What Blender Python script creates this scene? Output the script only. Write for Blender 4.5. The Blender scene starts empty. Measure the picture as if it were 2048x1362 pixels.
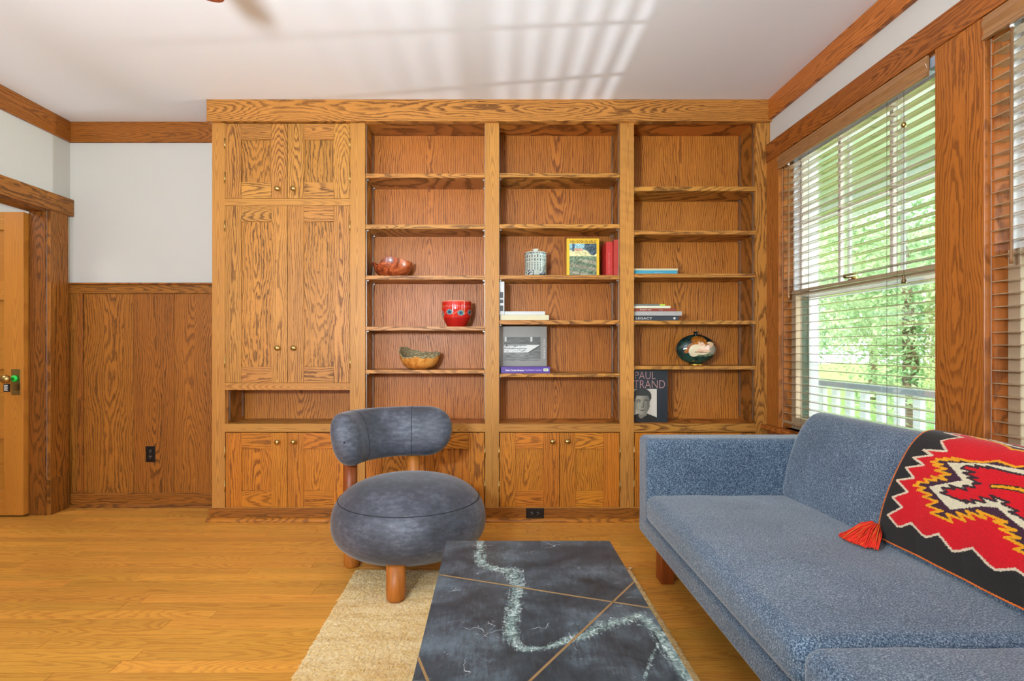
import bpy, math, random
import numpy as np
from mathutils import Vector, Matrix
random.seed(7)
RNG = np.random.default_rng(5)
S = bpy.context.scene
COL = S.collection
pi = math.pi

# ---------------------------------------------------------------- camera
cam = bpy.data.cameras.new('camera'); co = bpy.data.objects.new('camera', cam); COL.objects.link(co)
F = 1105.0                                   # focal length in pixels of the 2048 px frame
CH = 1.134                                   # lens height
cam.sensor_width = 36.0; cam.lens = 36.0 * F / 2048
cam.shift_x = 36 / 2048; cam.shift_y = 14 / 2048
cam.clip_start = .05
co.location = (0, 0, CH); co.rotation_euler = (pi / 2, 0, 0)
S.camera = co
def at(px, py, Y): return ((px - 988) / F * Y, Y, CH - (py - 695) / F * Y)

# ---------------------------------------------------------------- colour management, world, sun, daylight, added lamps
S.view_settings.view_transform = 'Standard'; S.view_settings.look = 'None'
S.view_settings.gamma = 1; S.view_settings.use_curve_mapping = False
S.view_settings.exposure = -0.12
w = bpy.data.worlds.new('sky'); S.world = w; w.use_nodes = True
bg = w.node_tree.nodes['Background']; bg.inputs[0].default_value = (.86, .93, 1, 1); bg.inputs[1].default_value = 7.0
def lamp(name, kind, loc, target, energy, color=(1, 1, 1), **k):
    l = bpy.data.lights.new(name, kind); l.energy = energy; l.color = color
    for a, b in k.items(): setattr(l, a, b)
    o = bpy.data.objects.new(name, l); COL.objects.link(o); o.location = loc
    o.rotation_euler = (Vector(target) - Vector(loc)).to_track_quat('-Z', 'Y').to_euler()
    return o
lamp('sun', 'SUN', (-4, -6, 12), (6, 6, 0), 16.0, (1, .97, .9), angle=.01)
# fill lamps added behind the camera, with no window openings built for them
lamp('rear_fill', 'AREA', (-1.9, -2.9, 1.7), (-1.9, 3, 6.5), 30, (.82, .92, 1), shape='RECTANGLE', size=1.5, size_y=1.7)
lamp('rear_fill', 'AREA', (.5, -2.9, 1.7), (.5, 3, 6.5), 25, (.82, .92, 1), shape='RECTANGLE', size=1.5, size_y=1.7)
lamp('side_fill', 'AREA', (-2.95, -1.3, 1.6), (2, 1.0, 2.6), 135, (.80, .91, 1), shape='RECTANGLE', size=1.5, size_y=1.6)  # fill added from the left for the right wall and sofa
# uplight added to brighten the ceiling, aimed like a bounced flash
lamp('bounce_fill', 'AREA', (-.8, -.1, 1.5), (-.8, 1.3, 2.9), 152, (.80, .91, 1), shape='DISK', size=.35)
# sky portals in the two side windows
for yc in (2.84, 1.4):
    p = lamp('window_portal', 'AREA', (2.02, yc, 1.45), (0, yc, 1.45), 1, shape='RECTANGLE', size=1.2, size_y=1.7)
    p.data.cycles.is_portal = True
# spot lamp added outside, casting slat stripes on the ceiling as assumed sun bounce
lamp('added_stripe_spot', 'SPOT', (5.8, 2.35, .28), (0, 2.2, 2.74), 1350, (.9, .95, 1), spot_size=1.2, spot_blend=.5, shadow_soft_size=.055)
lamp('hall_fill', 'AREA', (-4.0, 2.6, 2.6), (-4.0, 2.6, 0), 22, (1, .97, .92), shape='RECTANGLE', size=.7, size_y=.7)  # unseen fill lamp added to brighten the hall past the doorway

# ---------------------------------------------------------------- small helpers
def lin(c):
    c = [x / 255 for x in c[:3]]
    return tuple(x / 12.92 if x <= .04045 else ((x + .055) / 1.055) ** 2.4 for x in c)
def link(o, parent=None):
    COL.objects.link(o)
    if parent is not None: o.parent = parent
    return o
def empty(name, loc=(0, 0, 0), rz=0, label=None, cat=None, group=None, kind=None):
    o = bpy.data.objects.new(name, None); o.empty_display_size = .05; COL.objects.link(o)
    o.location = loc; o.rotation_euler = (0, 0, rz)
    return tag(o, label, cat, group, kind)
def tag(o, label=None, cat=None, group=None, kind=None):
    if label: o['label'] = label
    if cat: o['category'] = cat
    if group: o['group'] = group
    if kind: o['kind'] = kind
    return o

class MB:
    """collects shapes, builds ONE mesh object; carries grain coordinates and board tints"""
    def __init__(s): s.V = []; s.Fc = []; s.G = []; s.T = []; s.M = []; s.C = []; s.sm = []
    def add(s, verts, faces, g='z', t=None, f=1., m=0, col=None, smooth=False, off=True, h=0., gp=None):
        n = len(s.V); verts = [tuple(v) for v in verts]; s.V += verts
        s.Fc += [tuple(n + i for i in q) for q in faces]; s.M += [m] * len(faces); s.sm += [smooth] * len(faces)
        a = np.array(verts); c = (a.max(0) + a.min(0)) / 2
        if gp is None:
            r = (random.uniform(0, 60), random.uniform(-.012, .012), random.uniform(0, 40)) if off else (0, 0, 0)
            b = a - c
            idx = {'x': (0, 2, 1), 'z': (2, 0, 1), 'y': (1, 2, 0), 'yx': (1, 0, 2), 'xy': (0, 1, 2), 'zy': (2, 1, 0)}[g]
            gp = np.stack([b[:, idx[0]] + r[0], b[:, idx[1]] + r[1], b[:, idx[2]] * 1.0 + r[2]], 1)
            s.L = c
        s.G += [tuple(x) for x in gp]
        if t is None: t = random.uniform(.9, 1.09)
        s.T += [(t, f, random.uniform(0, 1) if off else .5)] * len(verts)
        s.C += (list(col) if col is not None else [(1, 1, 1)] * len(verts))
        return s
    def box(s, x0, x1, y0, y1, z0, z1, **k):
        v = [(x, y, z) for x in (x0, x1) for y in (y0, y1) for z in (z0, z1)]
        f = [(0, 1, 3, 2), (4, 6, 7, 5), (0, 4, 5, 1), (2, 3, 7, 6), (0, 2, 6, 4), (1, 5, 7, 3)]
        return s.add(v, f, **k)
    def quadprism(s, pts, z0, z1, **k):      # polygon in XY, extruded in Z
        n = len(pts); v = [(x, y, z0) for x, y in pts] + [(x, y, z1) for x, y in pts]
        f = [tuple(range(n))[::-1], tuple(range(n, 2 * n))] + [(i, (i + 1) % n, n + (i + 1) % n, n + i) for i in range(n)]
        return s.add(v, f, **k)
    def extr(s, prof, a0, a1, axis='y', **k):  # closed profile extruded along an axis
        n = len(prof); mk = {'y': lambda p, a: (p[0], a, p[1]), 'x': lambda p, a: (a, p[0], p[1]), 'z': lambda p, a: (p[0], p[1], a)}[axis]
        v = [mk(p, a0) for p in prof] + [mk(p, a1) for p in prof]
        f = [tuple(range(n)), tuple(range(n, 2 * n))[::-1]] + [(i, n + i, n + (i + 1) % n, (i + 1) % n) for i in range(n)]
        return s.add(v, f, **k)
    def lathe(s, prof, seg=32, c=(0, 0, 0), axis='z', colf=None, **k):
        v = []; f = []; n = len(prof)
        for i in range(seg):
            a = 2 * pi * i / seg
            for r, h in prof:
                p = (r * math.cos(a), r * math.sin(a), h)
                if axis == 'y': p = (p[0], -h, p[1])
                if axis == 'x': p = (h, p[0], p[1])
                v.append((p[0] + c[0], p[1] + c[1], p[2] + c[2]))
        for i in range(seg):
            j = (i + 1) % seg
            for q in range(n - 1): f.append((i * n + q, j * n + q, j * n + q + 1, i * n + q + 1))
        if prof[0][0] > 1e-6: f.append(tuple(i * n for i in range(seg))[::-1])
        if prof[-1][0] > 1e-6: f.append(tuple(i * n + n - 1 for i in range(seg)))
        k.setdefault('smooth', True)
        return s.add(v, f, col=[colf(p) for p in v] if colf else None, **k)
    def tube(s, pts, r, seg=8, **k):
        pts = [Vector(p) for p in pts]; v = []; f = []
        rr = r if isinstance(r, (list, tuple)) else [r] * len(pts)
        up = Vector((0, 0, 1))
        for i, p in enumerate(pts):
            d = (pts[min(i + 1, len(pts) - 1)] - pts[max(i - 1, 0)]).normalized()
            u = d.cross(up if abs(d.z) < .9 else Vector((1, 0, 0))).normalized(); w_ = d.cross(u)
            for j in range(seg):
                a = 2 * pi * j / seg
                v.append(p + (u * math.cos(a) + w_ * math.sin(a)) * rr[i])
        for i in range(len(pts) - 1):
            for j in range(seg):
                f.append((i * seg + j, i * seg + (j + 1) % seg, (i + 1) * seg + (j + 1) % seg, (i + 1) * seg + j))
        f.append(tuple(range(seg))[::-1]); f.append(tuple(range((len(pts) - 1) * seg, len(pts) * seg)))
        k.setdefault('smooth', True)
        return s.add(v, f, **k)
    def grid(s, fn, nu, nv, colf=None, **k):   # fn(u,v)->xyz
        v = []; cc = []
        for i in range(nu + 1):
            for j in range(nv + 1):
                v.append(fn(i / nu, j / nv))
                if colf: cc.append(colf(i / nu, j / nv))
        f = [(i * (nv + 1) + j, (i + 1) * (nv + 1) + j, (i + 1) * (nv + 1) + j + 1, i * (nv + 1) + j + 1) for i in range(nu) for j in range(nv)]
        k.setdefault('smooth', True)
        return s.add(v, f, col=cc if colf else None, **k)
    def build(s, name, mats, parent=None, bevel=0., seg=1, extra=None):
        me = bpy.data.meshes.new(name); me.from_pydata(s.V, [], s.Fc)
        if not isinstance(mats, (list, tuple)): mats = [mats]
        for m in mats: me.materials.append(m)
        me.polygons.foreach_set('material_index', s.M)
        me.polygons.foreach_set('use_smooth', s.sm)
        a = me.attributes.new('gp', 'FLOAT_VECTOR', 'POINT'); a.data.foreach_set('vector', np.array(s.G, dtype=np.float32).ravel())
        a = me.attributes.new('bt', 'FLOAT_VECTOR', 'POINT'); a.data.foreach_set('vector', np.array(s.T, dtype=np.float32).ravel())
        if any(c != (1, 1, 1) for c in s.C[:200000]):
            a = me.attributes.new('col', 'FLOAT_COLOR', 'POINT')
            c = np.array(s.C, dtype=np.float32); c = np.concatenate([c, np.ones((len(c), 1), np.float32)], 1); a.data.foreach_set('color', c.ravel())
        if extra:
            for nm, arr in extra.items():
                a = me.attributes.new(nm, 'FLOAT', 'POINT'); a.data.foreach_set('value', np.asarray(arr, dtype=np.float32))
        me.update()
        o = link(bpy.data.objects.new(name, me), parent)
        if bevel:
            b = o.modifiers.new('bevel', 'BEVEL'); b.width = bevel; b.segments = seg; b.limit_method = 'ANGLE'; b.angle_limit = .6
        return o

# ---------------------------------------------------------------- materials
class NT:
    def __init__(s, name):
        s.m = bpy.data.materials.new(name); s.m.use_nodes = True; s.t = s.m.node_tree
        s.b = s.t.nodes['Principled BSDF']; s.o = s.t.nodes['Material Output']
    def n(s, kind, **k):
        nd = s.t.nodes.new('ShaderNode' + kind)
        for a, b in k.items():
            if a.startswith('i'): s.put(nd.inputs[int(a[1:])], b)
            else: setattr(nd, a, b)
        return nd
    def put(s, sock, v):
        if isinstance(v, bpy.types.NodeSocket): s.t.links.new(v, sock)
        else:
            if isinstance(v, (tuple, list)) and len(v) == 3 and sock.type == 'RGBA': v = (*v, 1)
            sock.default_value = v
    def math(s, op, a, b=0., c=None):
        nd = s.n('Math', operation=op, i0=a, i1=b)
        if c is not None: s.put(nd.inputs[2], c)
        return nd.outputs[0]
    def mix(s, f, a, b, blend='MIX'):
        nd = s.n('Mix', data_type='RGBA', blend_type=blend); s.put(nd.inputs[0], f); s.put(nd.inputs[6], a); s.put(nd.inputs[7], b)
        return nd.outputs[2]
    def noise(s, vec, scale, detail=2, rough=.5, dist=0., out=0):
        nd = s.n('TexNoise'); s.put(nd.inputs['Vector'], vec); nd.inputs['Scale'].default_value = scale
        nd.inputs['Detail'].default_value = detail; nd.inputs['Roughness'].default_value = rough; nd.inputs['Distortion'].default_value = dist
        return nd.outputs[out]
    def vmul(s, vec, v): return s.n('VectorMath', operation='MULTIPLY', i0=vec, i1=v).outputs[0]
    def ramp(s, fac, stops, interp='LINEAR'):
        nd = s.n('ValToRGB'); s.put(nd.inputs[0], fac); r = nd.color_ramp; r.interpolation = interp
        while len(r.elements) < len(stops): r.elements.new(.5)
        for e, (p, c) in zip(r.elements, stops):
            e.position = p; e.color = (*c, 1) if isinstance(c, (tuple, list)) else (c, c, c, 1)
        return nd.outputs[0]
    def set(s, **k):
        for a, b in k.items(): s.put(s.b.inputs[a.replace('_', ' ')], b)
        return s
    def bump(s, h, strength=.3, dist=.002):
        nd = s.n('Bump'); nd.inputs['Strength'].default_value = strength; nd.inputs['Distance'].default_value = dist
        s.put(nd.inputs['Height'], h); s.t.links.new(nd.outputs[0], s.b.inputs['Normal']); return s

def wood(name, light, dark, dens=85, rough=.38, spec=.32, fig=1., contrast=1., wob=1., coat=0.):
    t = NT(name)
    gp = t.n('Attribute', attribute_name='gp').outputs['Vector']
    bt = t.n('Attribute', attribute_name='bt').outputs['Vector']
    sp = t.n('SeparateXYZ', i0=gp).outputs; sb = t.n('SeparateXYZ', i0=bt).outputs
    a, b, c = sp[0], sp[1], sp[2]; tint, bf = sb[0], sb[1]
    n1 = t.noise(t.vmul(gp, (.9, 2.0, 1.)), 1., 1, .5)
    n1b = t.noise(t.vmul(gp, (1.7, .6, .5)), 1., 2, .5)
    n2 = t.noise(t.vmul(gp, (2.2, 26., 5.)), 1., 3, .55)
    n4 = t.noise(t.vmul(gp, (22., 34., 20.)), 1., 2, .5)
    bb = t.math('ADD', b, t.math('MULTIPLY', t.math('SUBTRACT', n1b, .5), .085 * wob))
    d = t.math('MULTIPLY', t.math('SUBTRACT', n1, .38), .36)
    r = t.math('SQRT', t.math('ADD', t.math('MULTIPLY', bb, bb), t.math('MULTIPLY', t.math('MULTIPLY', d, d), bf)))
    R = t.math('MULTIPLY', r, dens)
    R = t.math('ADD', R, t.math('MULTIPLY', t.math('SUBTRACT', n2, .5), 2.8 * fig))
    R = t.math('ADD', R, t.math('MULTIPLY', t.math('SUBTRACT', n4, .5), .6 * fig))
    fr = t.math('FRACT', R)
    ring = t.ramp(fr, [(0., 1.), (.20, 1.), (.34, .4), (.52, .05), (.88, 0.), (1., .9)])
    wide = t.ramp(t.noise(t.vmul(gp, (1.3, 9., 3.)), 1., 2), [(.3, .6), (.6, 1.)])
    pore = t.noise(t.vmul(gp, (18., 520., 300.)), 1., 2, .6)
    pm = t.ramp(pore, [(.38, .5), (.62, 1.)])
    mask = t.math('MULTIPLY', t.math('MULTIPLY', ring, wide), t.math('MULTIPLY', pm, 1.0))
    fine = t.ramp(t.noise(t.vmul(gp, (9., 700., 300.)), 1., 1), [(.5, 0.), (.7, .22)])
    mask = t.math('MINIMUM', t.math('ADD', mask, fine), 1.)
    mask = t.math('MULTIPLY', mask, contrast)
    light = (light[0], light[1] * .97, light[2] * .68); dark = (dark[0], dark[1] * .95, dark[2] * .7)
    col = t.mix(mask, light, dark)
    tone = t.noise(t.vmul(gp, (1.2, 12., 4.)), 1., 2)
    val = t.math('MULTIPLY', tint, t.math('ADD', .86, t.math('MULTIPLY', tone, .28)))
    hs = t.n('HueSaturation'); t.put(hs.inputs['Color'], col); t.put(hs.inputs['Value'], val)
    t.put(hs.inputs['Hue'], t.math('ADD', .4985, t.math('MULTIPLY', sb[2], .008)))
    t.set(Base_Color=hs.outputs[0], Roughness=t.math('ADD', rough, t.math('MULTIPLY', mask, .12)), Specular_IOR_Level=spec)
    if coat: t.set(Coat_Weight=coat, Coat_Roughness=.12)
    t.bump(mask, -.12 if False else .06, .001)
    return t.m

def plain(name, col, rough=.5, metal=0., spec=.5, bumps=None, vary=0., scale=20, **k):
    t = NT(name); c = lin(col)
    tc = t.n('TexCoord').outputs['Object']
    if vary:
        nz = t.noise(tc, scale, 3, .6)
        base = t.mix(nz, tuple(x * (1 - vary) for x in c), tuple(min(1, x * (1 + vary)) for x in c))
    else: base = c
    t.set(Base_Color=base, Roughness=rough, Metallic=metal, Specular_IOR_Level=spec, **k)
    if bumps: t.bump(t.noise(tc, bumps[0], 3, .6), bumps[1], bumps[2])
    return t.m
def colmat(name, rough=.5, spec=.5, bump=None, **k):
    t = NT(name); c = t.n('Attribute', attribute_name='col').outputs['Color']
    tc = t.n('TexCoord').outputs['Object']
    if bump:
        nz = t.noise(tc, bump[0], 2, .6); c = t.mix(1., c, t.mix(nz, (.62,) * 3, (1.25,) * 3), 'MULTIPLY'); t.bump(nz, bump[1], bump[2])
    t.set(Base_Color=c, Roughness=rough, Specular_IOR_Level=spec, **k); return t.m

M = {}
M['oak'] = wood('oak_cabinet', lin((190, 129, 70)), lin((92, 52, 20)), dens=95, contrast=1.)
M['oak_rift'] = wood('oak_rift', lin((188, 129, 72)), lin((128, 78, 36)), dens=150, fig=.25, wob=.4, contrast=.75)
M['oak_panel'] = wood('oak_panel', lin((184, 122, 60)), lin((72, 42, 18)), dens=62, fig=1.5, contrast=1.)
M['oak_back'] = wood('oak_back', lin((194, 118, 56)), lin((96, 46, 18)), dens=80, fig=.9, contrast=.95)
M['oak_low'] = wood('oak_low', lin((196, 120, 44)), lin((100, 50, 14)), dens=90, contrast=.9)
M['oak_wain'] = wood('oak_wainscot', lin((160, 96, 42)), lin((78, 42, 14)), dens=80, fig=1.1, contrast=.95)
M['oak_trim'] = wood('oak_trim', lin((172, 98, 46)), lin((92, 46, 20)), dens=90, fig=1.2, contrast=.85)
M['oak_door'] = wood('oak_door', lin((196, 128, 58)), lin((150, 86, 34)), dens=170, fig=.2, wob=.3, contrast=.6)
M['oak_floor'] = wood('oak_floor', lin((226, 162, 84)), lin((176, 104, 42)), dens=110, fig=1., contrast=.65, rough=.28, coat=.3)
M['walnut'] = wood('leg_wood', lin((176, 104, 46)), lin((120, 64, 24)), dens=110, fig=.3, contrast=.5)
M['teak'] = wood('teak_leg', lin((140, 66, 30)), lin((90, 40, 18)), dens=110, fig=.3, contrast=.5)
M['slat'] = wood('blind_slat', lin((160, 138, 128)), lin((128, 104, 92)), dens=150, fig=.2, wob=.2, contrast=.3, rough=.2, spec=.5, coat=.9)
M['plaster'] = plain('wall_plaster', (200, 196, 188), .75, bumps=(60, .05, .002))
M['ceil'] = plain('ceiling_plaster', (236, 237, 240), .85, bumps=(80, .04, .002))
M['dark'] = plain('dark_gap', (30, 20, 12), .8)
M['brass'] = plain('antique_brass', (190, 160, 100), .3, 1., vary=.15)
M['steel'] = plain('steel_strip', (165, 160, 150), .4, 1.)
M['blackp'] = plain('black_plastic', (18, 14, 13), .35)
M['slotw'] = plain('slot_metal', (150, 140, 130), .4, .6)
M['whitep'] = plain('white_paint', (240, 242, 244), .45)
M['taupe'] = plain('taupe_sash', (176, 152, 122), .45)
M['sashw'] = plain('pale_sash', (216, 206, 198), .45)
M['gray'] = plain('grey_paint', (150, 156, 166), .5)
M['green'] = plain('green_shutter', (44, 92, 74), .6)
M['green_plastic'] = plain('green_plastic', (10, 205, 70), .35)
M['lettw'] = plain('lettering_white', (235, 232, 226), .6)
M['lettd'] = plain('lettering_dark', (40, 34, 24), .6)
M['cord'] = plain('blind_cord', (96, 78, 62), .7)
t = NT('window_glass')
gl = t.n('BsdfGlass', i1=.0, i2=1.45); tr = t.n('BsdfTransparent')
fr_ = t.n('Fresnel', i0=1.45); gs = t.n('BsdfGlossy', i1=.02)
mx = t.n('MixShader', i0=t.math('MULTIPLY', fr_.outputs[0], .6), i1=tr.outputs[0], i2=gs.outputs[0])
t.t.links.new(mx.outputs[0], t.o.inputs[0]); M['glass'] = t.m

# leather of the chair
t = NT('blue_grey_nubuck'); tc = t.n('TexCoord').outputs['Object']
n1 = t.noise(tc, 5, 4, .6); n2 = t.noise(t.vmul(tc, (9, 9, 22)), 3, 5, .65); n3 = t.noise(tc, 260, 2, .6)
f1 = t.math('ADD', t.math('MULTIPLY', n1, .5), t.math('MULTIPLY', n2, .5))
c = t.ramp(f1, [(.34, lin((44, 46, 53))), (.52, lin((70, 73, 83))), (.70, lin((106, 110, 122)))])
c = t.mix(1., c, t.mix(n3, (.8,) * 3, (1.12,) * 3), 'MULTIPLY')
t.set(Base_Color=c, Roughness=.55, Specular_IOR_Level=.45, Sheen_Weight=.25, Sheen_Roughness=.4)
t.bump(t.math('ADD', n3, t.math('MULTIPLY', n2, .8)), .25, .0015); M['leather'] = t.m
M['leather_seam'] = plain('seam_thread', (38, 40, 48), .7)
# sofa chenille
def chenille(name, d, m_, l):
    t = NT(name); tc = t.n('TexCoord').outputs['Object']
    n1 = t.noise(tc, 240, 2, .75); n2 = t.noise(tc, 3.5, 4, .6); n3 = t.noise(t.vmul(tc, (90, 90, 50)), 2.5, 2, .6)
    k_ = t.math('ADD', t.math('MULTIPLY', n1, .68), t.math('MULTIPLY', n3, .32))
    c = t.ramp(k_, [(.36, lin(d)), (.5, lin(m_)), (.66, lin(l))])
    c = t.mix(1., c, t.ramp(n2, [(.35, (.78, .79, .82)), (.65, (1.1, 1.09, 1.07))]), 'MULTIPLY')
    t.set(Base_Color=c, Roughness=.9, Specular_IOR_Level=.2, Sheen_Weight=.35, Sheen_Roughness=.5)
    t.bump(k_, .6, .002); return t.m
M['sofa'] = chenille('blue_grey_chenille', (28, 44, 66), (74, 97, 119), (164, 176, 188))
# rug
t = NT('golden_wool'); tc = t.n('TexCoord').outputs['Object']
n1 = t.noise(tc, 420, 2, .7); n2 = t.noise(t.vmul(tc, (2., 9, 1)), 2, 4, .6); n3 = t.noise(tc, 60, 3, .6)
c = t.ramp(t.math('ADD', t.math('MULTIPLY', n2, .5), t.math('MULTIPLY', n3, .5)), [(.36, lin((212, 162, 88))), (.5, lin((236, 200, 134))), (.64, lin((248, 222, 168)))])
c = t.mix(1., c, t.mix(n1, (.6,) * 3, (1.3,) * 3), 'MULTIPLY')
t.set(Base_Color=c, Roughness=.95, Specular_IOR_Level=.1, Sheen_Weight=.3); t.bump(n1, .8, .004); M['rug'] = t.m

# ---------------------------------------------------------------- dimensions of the room
FY = 3.60          # face of the built-in
BY = 3.95          # back wall
XL, XR = -3.03, 1.80
YR = -3.2
H = 2.74
K = F / FY
def fx(px): return (px - 988) / K
def fz(py): return CH - (py - 695) / K
YB = FY * 1.074    # back panels of the shelves

def struct(mb, name, mat, parent=None, **k):
    o = mb.build(name, mat, parent, **k)
    if parent is None: o['kind'] = 'structure'
    return o

# floor: oak strips
fl = MB(); y = YR; sw = .0765
while y < BY + .02:
    x = -4.7 - random.uniform(0, 1.2)
    while x < XR + .2:
        L_ = random.uniform(.5, 1.9)
        x0, x1 = max(x, -4.7), min(x + L_, XR + .2)
        if x1 > x0 + .02 and not (y > BY - .2 and x1 > fx(430) and x0 > fx(430)):
            fl.box(x0 + .0009, x1 - .0009, y + .0011, y + sw - .0011, -.018, 0, g='xy', t=random.uniform(.84, 1.12), f=random.choice([.15, .5, 1.]))
        x += L_
    y += sw
fl.box(-4.7, XR + .2, YR, BY + .1, -.06, -.0185, m=1)
struct(fl, 'floor', [M['oak_floor'], M['dark']])
struct(MB().box(-4.7, XR + .2, YR, BY + .1, H, H + .1), 'ceiling', M['ceil'])
struct(MB().box(XL - .14, XR + .2, BY, BY + .1, -.018, H), 'wall_back', M['plaster'])
struct(MB().box(-4.7, XR + .2, YR - .1, YR, 0, H), 'wall_rear', M['plaster'])
# left wall with doorway
DY0, DY1, DH = 2.86, 3.742, 2.066
lw = MB().box(XL - .11, XL, YR, DY0, 0, H).box(XL - .11, XL, DY1, BY, 0, H).box(XL - .11, XL, DY0, DY1, DH, H)
struct(lw, 'wall_left', M['plaster'])
struct(MB().box(-4.7, -4.6, YR, BY, 0, H).box(-4.6, XL - .112, 3.80, 3.9, 0, H), 'wall_hall', M['plaster'])
# right wall with two windows and one behind the photographer
WZ0, WZ1 = .635, 2.334
WINS = [(2.225, 3.445), (.78, 2.0), (-1.6, -.4)]
rw = MB(); ys = [YR] + [v for w_ in sorted(WINS) for v in w_] + [BY]
for i in range(0, len(ys), 2): rw.box(XR, XR + .2, ys[i], ys[i + 1], 0, H)
for a, b in WINS: rw.box(XR, XR + .2, a, b, 0, WZ0); rw.box(XR, XR + .2, a, b, WZ1, H)
struct(rw, 'wall_right', M['plaster'])

# crown boards
cz0, cz1 = 2.608, 2.7395
struct(MB().box(XR - .026, XR, YR, FY - .027, cz0, cz1, g='y', f=.2, t=1.35), 'trim_1', M['oak_trim'], bevel=.002)
struct(MB().box(XL, XL + .022, YR, BY - .022, 2.595, cz1, g='y', f=.5, t=.85), 'trim_2', M['oak_trim'], bevel=.002)
struct(MB().box(XL, fx(424), BY - .022, BY, 2.595, cz1, g='x', f=1, t=.85), 'trim_3', M['oak_trim'], bevel=.002)
# wainscot on the back wall
wn = MB(); zc = at(0, 566, 3.93)[2]
wx = [XL] + [at(p, 0, 3.93)[0] for p in (156, 166, 266, 347.5, 424)]
wn.box(XL, fx(424), BY - .045, BY, zc - .012, zc, g='x', t=.95)
wn.box(XL, fx(424), BY - .024, BY, zc - .075, zc - .012, g='x', t=.95)
for i in range(len(wx) - 1):
    d = .024 if i == 1 else .014
    wn.box(wx[i] + .0008, wx[i + 1] - .0008, BY - d, BY, .09, zc - .075, g='z', f=1 if i > 1 else .2, t=random.uniform(.88, 1.05))
struct(wn, 'trim_4', M['oak_wain'], bevel=.0015)
bb = MB().box(XL, fx(424), BY - .03, BY, .018, .098, g='x', t=.9, f=.5)
bb.extr([(BY - .03, 0), (BY - .048, 0), (BY - .046, .012), (BY - .03, .022)], XL, fx(424), 'x', g='x', t=.8)
struct(bb, 'baseboard_back', M['oak_wain'], bevel=.0015)
struct(MB().box(XL, XL + .016, YR, DY0 - .16, .0, .12, g='y', t=.9), 'baseboard_left', M['oak_wain'], bevel=.0015)
# wainscot of the left wall near the doorway and behind the photographer
struct(MB().box(XL, XL + .014, YR, DY0 - .16, .12, zc - .01, g='zy', f=.5).box(XL, XL + .014, DY1 + .16, BY - .024, .0, zc, g='zy', f=.2), 'trim_5', M['oak_wain'])
# doorway casing
cs = MB()
cs.box(XL, XL + .024, DY1 + .002, 3.902, .24, 2.066, g='zy', f=.6, t=1.02)
cs.box(XL, XL + .030, DY1 - .003, 3.908, 0, .24, g='zy', f=.6, t=.85)
cs.box(XL, XL + .024, DY0 - .16, DY0 - .002, .0, 2.066, g='zy', f=.6, t=1.02)
cs.box(XL, XL + .032, DY0 - .2, 3.942, 2.066, 2.186, g='y', f=1, t=1.0)
cs.box(XL - .112, XL, DY1 - .012, DY1 + .002, 0, DH, g='z', f=.8, t=.72)
cs.box(XL - .112, XL, DY0 - .002, DY0 + .012, 0, DH, g='z', f=.8, t=.72)
cs.box(XL - .112, XL, DY0, DY1, DH - .014, DH, g='y', f=.8, t=.6)
struct(cs, 'trim_6', M['oak_wain'], bevel=.0015)

# open door seen through the doorway
dr = empty('door_1', (0, 0, 0), kind='structure')
dx1 = -3.145; dy0, dy1 = 3.692, 3.736; dm = MB(); dz0, dz1 = .012, 2.04
sw_ = .13
dm.box(dx1 - sw_, dx1, dy0, dy1, dz0, dz1, g='z', f=.2, t=1.0)
dm.box(dx1 - .86, dx1 - .86 + sw_, dy0, dy1, dz0, dz1, g='z', f=.2)
rz = [(2.04, at(0, 460, 3.7)[2])] + [(at(0, a, 3.7)[2], at(0, b, 3.7)[2]) for a, b in ((563, 600), (701, 738), (840, 877))] + [(at(0, 979, 3.7)[2], dz0)]
for a, b in rz: dm.box(dx1 - .86 + sw_, dx1 - sw_, dy0, dy1, b, a, g='x', f=.2, t=.93)
dm.build('door_frame', M['oak_door'], dr, bevel=.0012)
dp = MB()
for i in range(4): dp.box(dx1 - .86 + sw_, dx1 - sw_, dy0 + .018, dy1 - .018, rz[i + 1][0], rz[i][1], g='x', f=.5, t=.86)  # darker tint: recess shading put into the panel colour
dp.build('door_panel', M['oak_door'], dr)
kx, kz = at(31, 0, 3.69)[0], at(0, 757, 3.69)[2]
pl = MB().box(at(23, 0, 3.69)[0], at(41, 0, 3.69)[0], dy0 - .004, dy0, at(0, 790, 3.69)[2], at(0, 738, 3.69)[2])
for sx in (27, 38):
    for sz in (741, 786): p = at(sx, sz, 3.688); pl.lathe([(0, .0015), (.003, .001), (.0035, 0)], 10, p, 'y')
pl.build('escutcheon', M['brass'], dr, bevel=.001)
MB().lathe([(.007, 0), (.0215, .002), (.0225, .012), (.016, .018), (.007, .02)], 28, (kx, dy0 - .004, kz), 'y').build('guard_ring', M['green_plastic'], dr)
MB().lathe([(.009, 0), (.009, .03), (.014, .036), (.026, .044), (.030, .056), (.026, .068), (.014, .076), (0, .078)], 28, (kx, dy0 - .022, kz), 'y').build('door_knob', M['brass'], dr)
tg = empty('hang_tag', (kx - .015, dy0 - .05, kz - .085), label='small black tag with pale printed lines hanging from the brass door knob', cat='tag')
MB().box(-.019, .019, -.006, .006, 0, .052).build('body', M['blackp'], tg, bevel=.003, seg=2)
MB().tube([(0, 0, .05), (.004, .004, .062), (.012, .02, .085)], .0015, 6).build('loop', M['blackp'], tg)
lb = MB()
for i in range(5): lb.box(-.013, .012 - (i % 2) * .004, -.0066, -.006, .008 + i * .008, .012 + i * .008)
lb.build('printed_lines', M['lettw'], tg)

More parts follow.
